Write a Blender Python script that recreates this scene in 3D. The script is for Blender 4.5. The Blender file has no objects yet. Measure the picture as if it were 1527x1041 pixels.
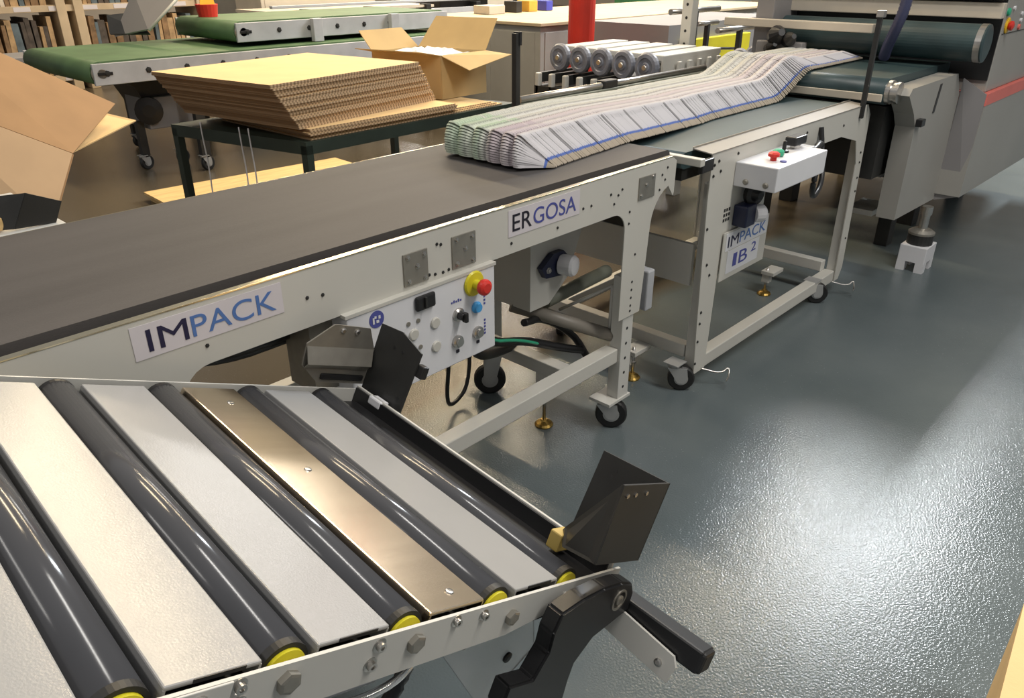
import bpy, bmesh, math, random
from mathutils import Vector, Matrix
random.seed(7)
SC = bpy.context.scene
COL = SC.collection
# ------------------------------------------------------------------ camera
F, CX, CY, YH, XV = 1150.0, 763.5, 520.5, -60.0, 1963.0
_v = YH - 520.0
Xc = Vector((XV - 763.0, _v, F)).normalized()
_th = math.atan2(-_v, F)
UPc = -Vector((0, F / math.tan(_th), F)).normalized()
Yc = UPc.cross(Xc)
R = Matrix((Xc, Yc, UPc))                      # camera (x right, y down, z forward) -> world
CAM = Vector((0, 0, 1.6))
cam_d = bpy.data.cameras.new('camera'); cam = bpy.data.objects.new('camera', cam_d); COL.objects.link(cam)
cam_d.sensor_width = 36; cam_d.lens = 36 * F / 1527; cam_d.clip_start = 0.02; cam_d.clip_end = 100
m = Matrix((R.col[0], -R.col[1], -R.col[2])).transposed().to_4x4(); m.translation = CAM
cam.matrix_world = m
SC.camera = cam
# ------------------------------------------------------------------ world, lamps, exposure
w = bpy.data.worlds.new('hall_air'); SC.world = w; w.use_nodes = True
bg = w.node_tree.nodes['Background']; bg.inputs[0].default_value = (0.98, 0.98, 0.98, 1); bg.inputs[1].default_value = 0.26
SC.view_settings.view_transform = 'Standard'; SC.view_settings.look = 'None'
SC.view_settings.gamma = 1; SC.view_settings.use_curve_mapping = False
SC.view_settings.exposure = 0.0
def lamp(name, loc, sx, sy, power, col, target=None):
    d = bpy.data.lights.new(name, 'AREA'); d.shape = 'RECTANGLE'; d.size = sx; d.size_y = sy
    d.energy = power; d.color = col
    o = bpy.data.objects.new(name, d); COL.objects.link(o); o.location = loc
    if target is not None:
        o.rotation_euler = (Vector(target) - Vector(loc)).to_track_quat('-Z', 'Y').to_euler()
    return o
WARM = (1.0, 0.80, 0.52); COOL = (0.93, 0.97, 1.0); NEUT = (1.0, 0.96, 0.90)
lamp('ceiling_lamp', (11.5, 2.7, 6.2), 4.0, 0.7, 1250, COOL)
lamp('ceiling_lamp', (2.6, -2.0, 5.4), 0.5, 5.0, 290, NEUT)
lamp('ceiling_lamp', (-2.6, 1.5, 5.4), 0.5, 5.0, 90, NEUT)
lamp('ceiling_lamp', (8.2, 9.0, 6.0), 0.35, 12.0, 1100, WARM)
lamp('ceiling_lamp', (3.4, 5.6, 5.8), 0.35, 4.0, 260, WARM)
lamp('ceiling_lamp', (14.5, 14.0, 6.0), 0.5, 10.0, 900, NEUT)

# ------------------------------------------------------------------ helpers
def ray(px, py):
    return R @ Vector((px - CX, py - CY, F)).normalized()
def P(px, py, x=None, y=None, z=None):
    d = ray(px, py)
    t = (x / d.x) if x is not None else (y / d.y) if y is not None else (z - CAM.z) / d.z
    return CAM + d * t
MATS = {}
def mat(name, col, rough=0.5, metal=0.0, var=0.12, scale=6.0, bump=0.0, bscale=80.0, emit=None, coat=0.0, stretch=None, trans=0.0, alpha=1.0, spec=0.5):
    if name in MATS: return MATS[name]
    mt = bpy.data.materials.new(name); mt.use_nodes = True
    nt = mt.node_tree; b = nt.nodes['Principled BSDF']
    b.inputs['Roughness'].default_value = rough; b.inputs['Metallic'].default_value = metal
    b.inputs['Specular IOR Level'].default_value = spec
    if coat: b.inputs['Coat Weight'].default_value = coat; b.inputs['Coat Roughness'].default_value = 0.15
    if trans: b.inputs['Transmission Weight'].default_value = trans
    if alpha < 1: b.inputs['Alpha'].default_value = alpha
    tc = nt.nodes.new('ShaderNodeTexCoord'); mp = nt.nodes.new('ShaderNodeMapping')
    nt.links.new(tc.outputs['Object'], mp.inputs[0])
    if stretch: mp.inputs['Scale'].default_value = stretch
    nz = nt.nodes.new('ShaderNodeTexNoise'); nz.inputs['Scale'].default_value = scale; nz.inputs['Detail'].default_value = 4
    nt.links.new(mp.outputs[0], nz.inputs['Vector'])
    rp = nt.nodes.new('ShaderNodeValToRGB')
    c = Vector(col)
    rp.color_ramp.elements[0].position = 0.3; rp.color_ramp.elements[1].position = 0.7
    rp.color_ramp.elements[0].color = (*[max(0, k * (1 - var)) for k in c], 1)
    rp.color_ramp.elements[1].color = (*[min(1, k * (1 + var)) for k in c], 1)
    nt.links.new(nz.outputs[0], rp.inputs[0]); nt.links.new(rp.outputs[0], b.inputs['Base Color'])
    if bump:
        n2 = nt.nodes.new('ShaderNodeTexNoise'); n2.inputs['Scale'].default_value = bscale; n2.inputs['Detail'].default_value = 3
        bp = nt.nodes.new('ShaderNodeBump'); bp.inputs['Strength'].default_value = bump; bp.inputs['Distance'].default_value = 0.01
        nt.links.new(mp.outputs[0], n2.inputs['Vector']); nt.links.new(n2.outputs[0], bp.inputs['Height'])
        nt.links.new(bp.outputs[0], b.inputs['Normal'])
    if emit: b.inputs['Emission Color'].default_value = (*emit[:3], 1); b.inputs['Emission Strength'].default_value = emit[3]
    MATS[name] = mt
    return mt
def NB(): return bmesh.new()
def box(bm, a, b, bev=0.0):
    x0, y0, z0 = a; x1, y1, z1 = b
    t = bmesh.new(); bmesh.ops.create_cube(t, size=1)
    for v in t.verts:
        v.co = Vector(((x0 + x1) / 2 + v.co.x * (x1 - x0), (y0 + y1) / 2 + v.co.y * (y1 - y0), (z0 + z1) / 2 + v.co.z * (z1 - z0)))
    bmesh.ops.recalc_face_normals(t, faces=t.faces)
    if bev: bmesh.ops.bevel(t, geom=t.edges[:], offset=bev, segments=2, affect='EDGES', profile=0.5)
    merge(bm, t); return bm
def merge(bm, t):
    me = bpy.data.meshes.new('tmp'); t.to_mesh(me); t.free(); bm.from_mesh(me); bpy.data.meshes.remove(me)
def basis(d):
    d = Vector(d).normalized(); u = d.orthogonal().normalized(); return u, d.cross(u), d
def cyl(bm, p, q, r, r2=None, n=20, cap=True):
    p = Vector(p); q = Vector(q); u, v, d = basis(q - p); r2 = r if r2 is None else r2
    A = [bm.verts.new(p + (u * math.cos(2 * math.pi * i / n) + v * math.sin(2 * math.pi * i / n)) * r) for i in range(n)]
    B = [bm.verts.new(q + (u * math.cos(2 * math.pi * i / n) + v * math.sin(2 * math.pi * i / n)) * r2) for i in range(n)]
    for i in range(n):
        f = bm.faces.new((A[i], A[(i + 1) % n], B[(i + 1) % n], B[i])); f.smooth = True
    if cap: bm.faces.new(A[::-1]); bm.faces.new(B)
    return bm
def lathe(bm, p, d, prof, n=20):
    p = Vector(p); u, v, d = basis(d); rings = []
    for r, h in prof:
        rings.append([bm.verts.new(p + d * h + (u * math.cos(2 * math.pi * i / n) + v * math.sin(2 * math.pi * i / n)) * max(r, 1e-4)) for i in range(n)])
    for A, B in zip(rings, rings[1:]):
        for i in range(n):
            f = bm.faces.new((A[i], A[(i + 1) % n], B[(i + 1) % n], B[i]))
    bm.faces.new(rings[0][::-1]); bm.faces.new(rings[-1])
    return bm
def ring(bm, c, d, R0, r, n=24, k=10):
    c = Vector(c); u, v, d = basis(d); g = []
    for i in range(n):
        e = u * math.cos(2 * math.pi * i / n) + v * math.sin(2 * math.pi * i / n)
        g.append([bm.verts.new(c + e * (R0 + r * math.cos(2 * math.pi * j / k)) + d * r * math.sin(2 * math.pi * j / k)) for j in range(k)])
    for i in range(n):
        for j in range(k):
            f = bm.faces.new((g[i][j], g[(i + 1) % n][j], g[(i + 1) % n][(j + 1) % k], g[i][(j + 1) % k])); f.smooth = True
    return bm
def smooth_path(pts, it=2):
    pts = [Vector(p) for p in pts]
    for _ in range(it):
        o = [pts[0]]
        for a, b in zip(pts, pts[1:]): o += [a * .75 + b * .25, a * .25 + b * .75]
        pts = o + [pts[-1]]
    return pts
def tube(bm, pts, r, n=8, it=2, rib=0.0):
    pts = smooth_path(pts, it) if it else [Vector(p) for p in pts]
    up = Vector((0, 0, 1)); g = []
    for i, p in enumerate(pts):
        t = (pts[min(i + 1, len(pts) - 1)] - pts[max(i - 1, 0)]).normalized()
        s = t.cross(up)
        if s.length < .05: s = t.cross(Vector((1, 0, 0)))
        s.normalize(); q = s.cross(t); rr = r * (1 + (rib if i % 2 else 0))
        g.append([bm.verts.new(p + (s * math.cos(2 * math.pi * j / n) + q * math.sin(2 * math.pi * j / n)) * rr) for j in range(n)])
    for A, B in zip(g, g[1:]):
        for j in range(n):
            f = bm.faces.new((A[j], A[(j + 1) % n], B[(j + 1) % n], B[j])); f.smooth = True
    bm.faces.new(g[0][::-1]); bm.faces.new(g[-1])
    return bm
def prism(bm, pts, off):
    off = Vector(off); A = [bm.verts.new(Vector(p)) for p in pts]; B = [bm.verts.new(Vector(p) + off) for p in pts]
    bm.faces.new(A); bm.faces.new(B[::-1]); n = len(A)
    for i in range(n): bm.faces.new((A[i], B[i], B[(i + 1) % n], A[(i + 1) % n]))
    bmesh.ops.recalc_face_normals(bm, faces=bm.faces); return bm
def sheet(bm, pts, th):
    a, b, c = Vector(pts[0]), Vector(pts[1]), Vector(pts[2])
    return prism(bm, pts, (b - a).cross(c - a).normalized() * th)
def obj(name, bm, mt, parent=None, label=None):
    me = bpy.data.meshes.new(name); bm.to_mesh(me); bm.free(); me.materials.append(mt)
    o = bpy.data.objects.new(name, me); COL.objects.link(o)
    if parent: o.parent = parent
    if label: o['label'] = label
    return o
def tag(o, label, cat, group=None):
    o['label'] = label; o['category'] = cat
    if group: o['group'] = group
    return o
def struct(o): o['kind'] = 'structure'; return o
def thing(name, label, cat, loc=(0, 0, 0), group=None, mw=None):
    o = bpy.data.objects.new(name, None); COL.objects.link(o); o.empty_display_size = .1
    if mw is not None: o.matrix_world = mw
    else: o.location = loc
    return tag(o, label, cat, group)
def text(name, s, loc, width, height, mt, parent, rx=math.pi / 2, rz=0.0):
    cu = bpy.data.curves.new('txt', 'FONT'); cu.body = s; cu.size = 1; cu.extrude = 0.004; cu.offset = 0.0
    t = bpy.data.objects.new('txt', cu); COL.objects.link(t)
    dg = bpy.context.evaluated_depsgraph_get(); dg.update()
    me = bpy.data.meshes.new_from_object(t.evaluated_get(dg)); me.name = name
    bpy.data.objects.remove(t)
    xs = [v.co.x for v in me.vertices]; ys = [v.co.y for v in me.vertices]
    x0, x1, y0, y1 = min(xs), max(xs), min(ys), max(ys)
    for v in me.vertices:
        v.co = Vector(((v.co.x - x0) / (x1 - x0) * width, (v.co.y - y0) / (y1 - y0) * height, v.co.z * 0.12))
    me.materials.clear(); me.materials.append(mt)
    o = bpy.data.objects.new(name, me); COL.objects.link(o); o.parent = parent
    o.location = loc; o.rotation_euler = (rx, 0, rz)
    return o
# ------------------------------------------------------------------ materials
def floor_mat():
    mt = bpy.data.materials.new('epoxy_floor'); mt.use_nodes = True; nt = mt.node_tree; b = nt.nodes['Principled BSDF']
    tc = nt.nodes.new('ShaderNodeTexCoord')
    n1 = nt.nodes.new('ShaderNodeTexNoise'); n1.inputs['Scale'].default_value = 1.6; n1.inputs['Detail'].default_value = 6
    r1 = nt.nodes.new('ShaderNodeValToRGB'); e = r1.color_ramp.elements
    e[0].position = .3; e[0].color = (.088, .108, .114, 1); e[1].position = .75; e[1].color = (.130, .152, .158, 1)
    n2 = nt.nodes.new('ShaderNodeTexNoise'); n2.inputs['Scale'].default_value = 150; n2.inputs['Detail'].default_value = 3
    n3 = nt.nodes.new('ShaderNodeTexVoronoi'); n3.inputs['Scale'].default_value = 60
    r3 = nt.nodes.new('ShaderNodeValToRGB'); r3.color_ramp.elements[0].position = .035; r3.color_ramp.elements[0].color = (1, 1, 1, 1)
    r3.color_ramp.elements[1].position = .075; r3.color_ramp.elements[1].color = (0, 0, 0, 1)
    n4 = nt.nodes.new('ShaderNodeTexNoise'); n4.inputs['Scale'].default_value = 2.3
    r4 = nt.nodes.new('ShaderNodeValToRGB'); r4.color_ramp.elements[0].position = .42; r4.color_ramp.elements[1].position = .62
    mu = nt.nodes.new('ShaderNodeMath'); mu.operation = 'MULTIPLY'
    mx = nt.nodes.new('ShaderNodeMixRGB'); mx.inputs[2].default_value = (.42, .44, .44, 1)
    bp = nt.nodes.new('ShaderNodeBump'); bp.inputs['Strength'].default_value = .40; bp.inputs['Distance'].default_value = .003
    for n in (n1, n2, n3, n4): nt.links.new(tc.outputs['Object'], n.inputs['Vector'])
    nt.links.new(n1.outputs[0], r1.inputs[0]); nt.links.new(n3.outputs['Distance'], r3.inputs[0]); nt.links.new(n4.outputs[0], r4.inputs[0])
    nt.links.new(r3.outputs[0], mu.inputs[0]); nt.links.new(r4.outputs[0], mu.inputs[1])
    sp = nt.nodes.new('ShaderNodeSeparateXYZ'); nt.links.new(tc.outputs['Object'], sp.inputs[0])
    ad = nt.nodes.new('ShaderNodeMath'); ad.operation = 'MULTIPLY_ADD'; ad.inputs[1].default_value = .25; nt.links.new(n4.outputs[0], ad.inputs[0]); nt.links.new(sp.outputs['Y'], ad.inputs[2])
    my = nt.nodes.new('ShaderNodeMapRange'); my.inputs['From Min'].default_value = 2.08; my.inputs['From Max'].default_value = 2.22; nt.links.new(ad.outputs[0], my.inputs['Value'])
    dz = nt.nodes.new('ShaderNodeMixRGB'); dz.inputs[2].default_value = (.088, .072, .050, 1); nt.links.new(my.outputs[0], dz.inputs[0]); nt.links.new(r1.outputs[0], dz.inputs[1])  # brown tint behind the conveyors: warm reflection painted into the floor colour
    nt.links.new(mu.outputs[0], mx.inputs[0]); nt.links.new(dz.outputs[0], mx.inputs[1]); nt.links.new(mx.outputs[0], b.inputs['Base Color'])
    nt.links.new(n2.outputs[0], bp.inputs['Height']); nt.links.new(bp.outputs[0], b.inputs['Normal'])
    b.inputs['Roughness'].default_value = .15; b.inputs['Specular IOR Level'].default_value = .36
    return mt
M_PAINT = mat('cream_paint', (.54, .525, .475), .38, var=.05, scale=2)
M_PAINT2 = mat('grey_white_paint', (.55, .54, .50), .4, var=.05, scale=3)
M_WHITE = mat('white_panel', (.68, .68, .70), .35, var=.03)
M_BELT = mat('grey_belt', (.080, .074, .072), .6, var=.12, scale=3, bump=.12, bscale=260, stretch=(.3, 3, 3), spec=.15)
M_GBELT = mat('dark_teal_belt', (.028, .052, .056), .42, var=.25, scale=3, stretch=(.4, 2, 2))
M_GREEN = mat('green_belt', (.075, .14, .06), .55, var=.2, scale=4)
M_STEEL = mat('steel', (.55, .53, .50), .28, 1.0, var=.1, scale=20)
M_DSTEEL = mat('brushed_plate', (.33, .31, .27), .42, .7, var=.08, scale=30)
M_CHROME = mat('bright_strip', (.80, .72, .52), .18, 1.0, var=.05)
M_ZINC = mat('zinc', (.50, .50, .49), .35, .5, var=.1)
M_BRASS = mat('brass_foot', (.55, .36, .10), .3, 1.0, var=.1)
M_BLACK = mat('black_plastic', (.012, .012, .013), .38, var=.1)
M_RUB = mat('black_rubber', (.014, .014, .014), .5, var=.2)
M_DARK = mat('dark_metal', (.028, .028, .027), .42, 0, var=.15, scale=8, spec=.35)
M_ROLL = mat('dark_roller', (.066, .067, .073), .15, var=.06, spec=.35)
M_TPLATE = mat('table_plate', (.315, .313, .31), .18, var=.03, bump=.04, bscale=320)
M_BRUSH = mat('brushed_steel_plate', (.76, .64, .48), .20, 1.0, var=.05, scale=4, bump=.02, bscale=60, stretch=(1, 12, 1))
M_YEL = mat('yellow_plastic', (.62, .54, .02), .4, var=.05)
M_RED = mat('red_plastic', (.62, .03, .02), .35, var=.05)
M_BLUE = mat('blue_plastic', (.06, .32, .66), .35, var=.05)
M_NAVY = mat('navy_plastic', (.012, .016, .045), .4, var=.1)
M_GRNP = mat('green_plastic', (.03, .36, .20), .35, var=.05)
M_CARD = mat('cardboard', (.72, .50, .24), .8, var=.06, scale=5, bump=.05, bscale=120)
M_CARDI = mat('shaded_cardboard', (.32, .185, .085), .85, var=.06, scale=8)  # large carton's flap and inner sides: shade put into a darker brown
M_CARDE = mat('corrugated_edge', (.26, .16, .09), .9, var=.35, scale=60, stretch=(1, 1, 6))
M_CARD2 = mat('tan_cardboard', (.47, .33, .15), .8, var=.06, scale=5)
M_WOOD = mat('pale_wood', (.68, .46, .20), .7, var=.15, scale=4, stretch=(1, 10, 10))
M_MACH = mat('machine_grey', (.30, .29, .265), .45, var=.05, scale=2, bump=.03, bscale=200)
M_MACH2 = mat('machine_grey_violet', (.235, .225, .225), .45, var=.05, scale=2)
M_BEIGE = mat('beige_paint', (.55, .49, .40), .5, var=.06)
M_CAB = mat('cabinet_grey', (.30, .29, .26), .5, var=.05)
M_PINK = mat('pink_stripe', (.68, .16, .13), .5, var=.05)
M_COLRED = mat('red_paint', (.50, .025, .012), .45, var=.1)
M_INKN = mat('navy_ink', (.012, .010, .045), .5, var=.05)
M_INKB = mat('blue_ink', (.08, .17, .42), .5, var=.05)
M_INKK = mat('black_ink', (.012, .010, .02), .5, var=.05)
M_INKP = mat('violet_blue_ink', (.07, .08, .30), .5, var=.05)
M_DECAL = mat('decal_white', (.62, .58, .60), .4, var=.02)
M_PLAST = mat('clear_plastic', (.85, .85, .85), .12, trans=.85, var=.03)
M_BAG = mat('plastic_bag', (.80, .82, .88), .25, var=.05, bump=.4, bscale=25)
M_GTUBE = mat('grey_pipe', (.20, .21, .17), .4, var=.1)
M_TUBEP = mat('pale_grey_pipe', (.22, .20, .17), .45, var=.1)
M_TABF = mat('dark_green_frame', (.020, .032, .024), .5, var=.2)
M_HOSE = mat('blue_hose', (.06, .065, .13), .4, var=.1)
M_LGREY = mat('light_grey_plastic', (.42, .43, .45), .4, var=.1)
M_WHEELG = mat('grey_wheel', (.20, .21, .25), .4, var=.25, scale=20)
M_WALL = mat('hall_wall', (.42, .35, .27), .8, var=.1, scale=1)
M_GREENP = mat('green_paint', (.03, .12, .05), .5, var=.1)

# ------------------------------------------------------------------ setting
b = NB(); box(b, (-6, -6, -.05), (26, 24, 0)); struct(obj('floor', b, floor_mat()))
b = NB(); box(b, (-6, 24, 0), (26, 24.2, 7)); struct(obj('wall_back', b, M_WALL))
b = NB(); box(b, (26, -6, 0), (26.2, 24.2, 7)); struct(obj('wall_right', b, M_WALL))

# ------------------------------------------------------------------ shared small makers
def bolt_bm(p, d, r=.007, h=.006, n=6):
    return lathe(NB(), p, d, [(r * 1.5, 0), (r * 1.5, h * .25), (r, h * .3), (r, h), (r * .6, h * 1.15)], n)
def caster(par, x, y, ztop, r, ang):
    d = Vector((math.cos(ang), math.sin(ang), 0)); s = Vector((-d.y, d.x, 0)); c = Vector((x, y, r)); piv = c - d * .03
    f = NB()
    box(f, (piv.x - .035, piv.y - .035, ztop - .006), (piv.x + .035, piv.y + .035, ztop), .001)
    cyl(f, (piv.x, piv.y, ztop - .022), (piv.x, piv.y, ztop - .005), .026)
    for k in (-1, 1):
        o = s * k * .022
        top = Vector((piv.x, piv.y, ztop - .02)) + o
        prism(f, [top - d * .028, top + d * .050, c + o + d * .026 + Vector((0, 0, .01)), c + o + d * .012 - Vector((0, 0, .018)), c + o - d * .012 - Vector((0, 0, .018)), c + o - d * .024], s * k * .004)
    ck = obj('caster', f, M_ZINC, par)
    wb = NB(); lathe(wb, c - s * .018, s, [(r * .5, 0), (r * .9, 0), (r, .006), (r, .030), (r * .9, .036), (r * .5, .036)], 28); obj('tyre', wb, M_RUB, ck)
    hb = NB(); lathe(hb, c - s * .0195, s, [(r * .22, -.003), (r * .26, 0), (r * .52, .001), (r * .52, .038), (r * .26, .039), (r * .22, .042)], 20); obj('wheel_hub', hb, M_ZINC, ck)
    return ck
def level_foot(par, x, y, ztop):
    f = NB(); lathe(f, (x, y, 0), (0, 0, 1), [(.034, 0), (.036, .006), (.030, .014), (.014, .022), (.012, .028)], 20)
    ft = obj('levelling_foot', f, M_BRASS, par)
    g = NB(); cyl(g, (x, y, .026), (x, y, ztop), .007, n=10); cyl(g, (x, y, ztop * .5), (x, y, ztop * .5 + .01), .014, n=6)
    obj('threaded_rod', g, M_STEEL, ft); return ft
def belt_loop(x0, x1, y0, y1, zt, r, n=10):
    bm = NB(); zc = zt - r; pr = []
    for i in range(n + 1):
        a = math.pi / 2 + math.pi * i / n; pr.append((x0 + r + r * math.cos(a), zc + r * math.sin(a)))
    for i in range(n + 1):
        a = -math.pi / 2 + math.pi * i / n; pr.append((x1 - r + r * math.cos(a), zc + r * math.sin(a)))
    A = [bm.verts.new((x, y0, z)) for x, z in pr]; B = [bm.verts.new((x, y1, z)) for x, z in pr]; k = len(pr)
    for i in range(k):
        f = bm.faces.new((A[i], A[(i + 1) % k], B[(i + 1) % k], B[i])); f.smooth = (i not in (n, k - 1))
    bm.faces.new(A[::-1]); bm.faces.new(B); bmesh.ops.recalc_face_normals(bm, faces=bm.faces); return bm
def arcpts(cx, cz, r, a0, a1, n=8):
    return [(cx + r * math.cos(math.radians(a0 + (a1 - a0) * i / n)), cz + r * math.sin(math.radians(a0 + (a1 - a0) * i / n))) for i in range(n + 1)]

# ------------------------------------------------------------------ long belt conveyor
YP = 1.40
cv = thing('belt_conveyor', 'long cream belt conveyor with grey belt and white button box under its side', 'conveyor', (0, 0, 0))
bl = obj('belt', belt_loop(-.75, 2.36, 1.445, 2.085, 1.012, .022), M_BELT, cv, 'dark grey conveyor belt')
b = NB(); box(b, (-.75, 1.452, .93), (2.33, 2.08, .966)); obj('belt_bed', b, M_DARK, cv)
def side_pts():
    pts = [(-.78, 1.000), (2.31, 1.000), (2.335, .985), (2.335, .875)]
    pts += [(2.33, .862)] + arcpts(2.335, .775, .135, 96, 176, 7)[1:]             # outer sweep into the leg
    pts += [(2.175, .47), (2.05, .47)]
    pts += arcpts(1.985, .80, .065, 0, 90, 6)
    pts += arcpts(.60, .80, .065, 90, 180, 6)
    pts += [(.535, .47), (.41, .47)]
    pts += arcpts(.34, .80, .07, 0, 90, 6)
    pts += [(-.78, .867)]
    return pts
for nm, y, th in (('side_panel', YP, .004), ('side_panel', 2.115, .004)):
    b = prism(NB(), [(x, y, z) for x, z in side_pts()], (0, th, 0)); sp = obj(nm, b, M_PAINT, cv)
for y0, y1 in ((YP, YP + .016), (2.103, 2.119)):
    b = NB(); box(b, (-.78, y0 - .001, 1.000), (2.31, y1, 1.004), .0008); obj('panel_flange', b, M_CHROME, cv, 'bright reflective strip along the panel edge')
b = NB(); box(b, (-.75, YP + .004, .955), (2.30, YP + .03, .985)); box(b, (-.75, 2.089, .955), (2.30, 2.114, .985)); obj('inner_channel', b, M_DSTEEL, cv)
# legs below the panels (inner telescopic tubes), lower rail, cross beams
for y0, y1 in ((YP + .006, YP + .056), (2.062, 2.112)):
    for x0, x1 in ((2.085, 2.15), (.44, .505)):
        b = NB(); box(b, (x0, y0, .135), (x1, y1, .62), .002); lg = obj('leg', b, M_PAINT2, cv)
        for z in (.18, .24, .30, .36, .42):
            obj('slot', cyl(NB(), (x0 + .03, y0 - .0006, z), (x0 + .03, y0 + .001, z), .006, n=10), M_BLACK, lg) if y0 < 1.6 else None
        b = NB(); box(b, (x0 - .055, y0 - .005, .125), (x1 + .01, y1 + .04, .137), .001); obj('foot_plate', b, M_PAINT2, cv)
b = NB(); box(b, (.505, 1.418, .288), (2.085, 1.472, .343), .003); obj('lower_rail', b, M_PAINT, cv)
b = NB(); box(b, (.505, 2.06, .288), (2.085, 2.11, .343), .003); obj('lower_rail', b, M_PAINT, cv)
for x in (1.90, .45):
    b = NB(); box(b, (x, 1.472, .235), (x + .055, 2.06, .288), .003); obj('cross_beam', b, M_PAINT2, cv)
caster(cv, 2.10, 1.44, .125, .06, -.95); caster(cv, 1.97, 1.96, .235, .065, 2.4)
caster(cv, .47, 1.44, .125, .06, .3); caster(cv, .47, 2.05, .125, .06, .3)
level_foot(cv, 1.93, 1.63, .236); level_foot(cv, .48, 1.63, .236)
b = NB(); box(b, (1.905, 1.60, .17), (1.95, 1.655, .236), .002); obj('foot_bracket', b, M_PAINT2, cv)
# leg slots + grey boxes by the leg
for z in (.60, .57, .54, .51, .49):
    obj('slot', cyl(NB(), (2.115, YP - .0008, z), (2.115, YP + .001, z), .005, n=8), M_BLACK, cv)
for x, y in ((2.22, 1.47), (2.28, 1.44)):
    b = NB(); box(b, (x, y, .42), (x + .045, y + .05, .58), .006); obj('cable_box', b, M_LGREY, cv, 'small pale grey plastic housing on the leg')
# mounting plates with bolts
def bolt_plate(x0, x1, z0, z1, bolts):
    b = NB(); box(b, (x0, YP - .004, z0), (x1, YP, z1), .0008); pl = obj('mounting_plate', b, M_DSTEEL, cv, 'brushed steel bolted plate')
    for fx, fz in bolts:
        obj('bolt', bolt_bm((x0 + (x1 - x0) * fx, YP - .004, z0 + (z1 - z0) * fz), (0, -1, 0), .005, .005), M_STEEL, pl)
b5 = ((.18, .15), (.85, .12), (.18, .88), (.85, .85), (.55, .55))
bolt_plate(1.112, 1.190, .878, .962, b5); bolt_plate(1.274, 1.358, .880, .968, b5); bolt_plate(2.112, 2.205, .888, .964, ((.45, .62), (.15, .2), (.85, .9)))
for x, z in ((1.225, .962), (1.238, .958), (1.195, .888), (1.215, .884), (1.242, .882), (1.262, .884), (1.82, .925), (1.86, .925), (1.96, .94), (2.02, .945), (1.70, .893), (2.07, .86), (2.07, .82), (2.12, .70), (2.25, .95), (2.27, .93), (2.24, .90), (2.28, .97), (.84, .935), (.88, .93), (.60, .905), (.40, .885), (1.50, .895), (1.98, .905), (2.0, .93)):
    obj('screw', bolt_bm((x, YP, z), (0, -1, 0), .0032, .003), M_DARK, cv)
# signs
def sign(par, x0, x1, z0, z1, y, words, H, inset):
    b = NB(); box(b, (x0, y - .0016, z0), (x1, y, z1)); s = obj('sign', b, M_DECAL, par, 'white printed name plate')
    for wd, xa, xb, mt_ in words: text('lettering', wd, (xa, y - .0022, z0 + inset), xb - xa, H, mt_, s)
    return s
sign(cv, .460, .780, .921, .990, YP, (('IM', .488, .568, M_INKN), ('PACK', .576, .762, M_INKB)), .045, .012)
sign(cv, 1.487, 1.800, .914, .990, YP, (('ER', 1.503, 1.582, M_INKK), ('GOSA', 1.590, 1.782, M_INKP)), .048, .014)
# control box
YB = 1.385
b = NB(); box(b, (.925, YB, .612), (1.416, YB + .17, .862), .003); cb = obj('control_box', b, M_WHITE, cv, 'white button panel with red emergency stop')
b = NB(); box(b, (.92, YB - .003, .858), (1.42, YB + .18, .868), .001); obj('box_lid', b, M_PAINT, cb)
b = NB(); box(b, (.86, YB + .06, .66), (.925, YB + .17, .86)); obj('box_side', b, M_DSTEEL, cb)
N_ = (0, -1, 0)
es = obj('stop_collar', lathe(NB(), (1.335, YB, .828), N_, [(.034, 0), (.036, .003), (.032, .008), (.014, .010), (.013, .040)], 26), M_YEL, cb)
obj('stop_button', lathe(NB(), (1.335, YB - .030, .828), N_, [(.014, 0), (.021, .004), (.023, .012), (.021, .019), (.013, .024)], 22), M_RED, cb)
b = NB(); box(b, (1.128, YB - .012, .812), (1.192, YB, .852), .006); rk = obj('rocker_switch', b, M_BLACK, cb)
b = NB(); box(b, (1.152, YB - .018, .818), (1.158, YB - .010, .848), .001); obj('rocker_ridge', b, M_DARK, cb)
obj('push_button', lathe(NB(), (1.342, YB, .757), N_, [(.016, 0), (.017, .005), (.013, .008), (.012, .014)], 18), M_BLUE, cb, 'blue push button')
obj('dial_collar', lathe(NB(), (1.275, YB, .757), N_, [(.019, 0), (.019, .006), (.014, .010)], 18), M_STEEL, cb)
b = NB(); lathe(b, (1.275, YB - .008, .757), N_, [(.012, 0), (.012, .018), (.010, .020)], 14); box(b, (1.270, YB - .036, .742), (1.282, YB - .02, .770), .003); obj('dial_knob', b, M_BLACK, cb)
for x, z in ((1.120, .752), (1.193, .760), (1.193, .692)):
    obj('push_button', lathe(NB(), (x, YB, z), N_, [(.0155, 0), (.0155, .004), (.013, .006)], 18), M_PAINT, cb)
for x, z in ((1.268, .680), (1.345, .681)):
    k = obj('push_button', lathe(NB(), (x, YB, z), N_, [(.018, 0), (.018, .008), (.012, .010), (.012, .016)], 16), M_STEEL, cb)
    b = NB(); box(b, (x - .004, YB - .003, z - .034), (x + .006, YB, z - .026)); obj('button_mark', b, M_INKK, cb)
for x, z in ((1.105, .786), (1.137, .785), (1.14, .71)):
    obj('indicator', lathe(NB(), (x, YB, z), N_, [(.006, 0), (.006, .003)], 12), M_DSTEEL, cb)
st = obj('round_sticker', lathe(NB(), (1.01, YB, .831), N_, [(.022, 0), (.022, .0012)], 28), M_INKP, cb, 'round blue instruction sticker')
b = NB()
for dx, dz, sx, sz in ((-.010, -.002, .005, .016), (-.004, .006, .006, .006), (.002, -.006, .008, .007), (.008, .004, .006, .008)):
    box(b, (1.01 + dx - sx / 2, YB - .0022, .831 + dz - sz / 2), (1.01 + dx + sx / 2, YB - .0012, .831 + dz + sz / 2))
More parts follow.
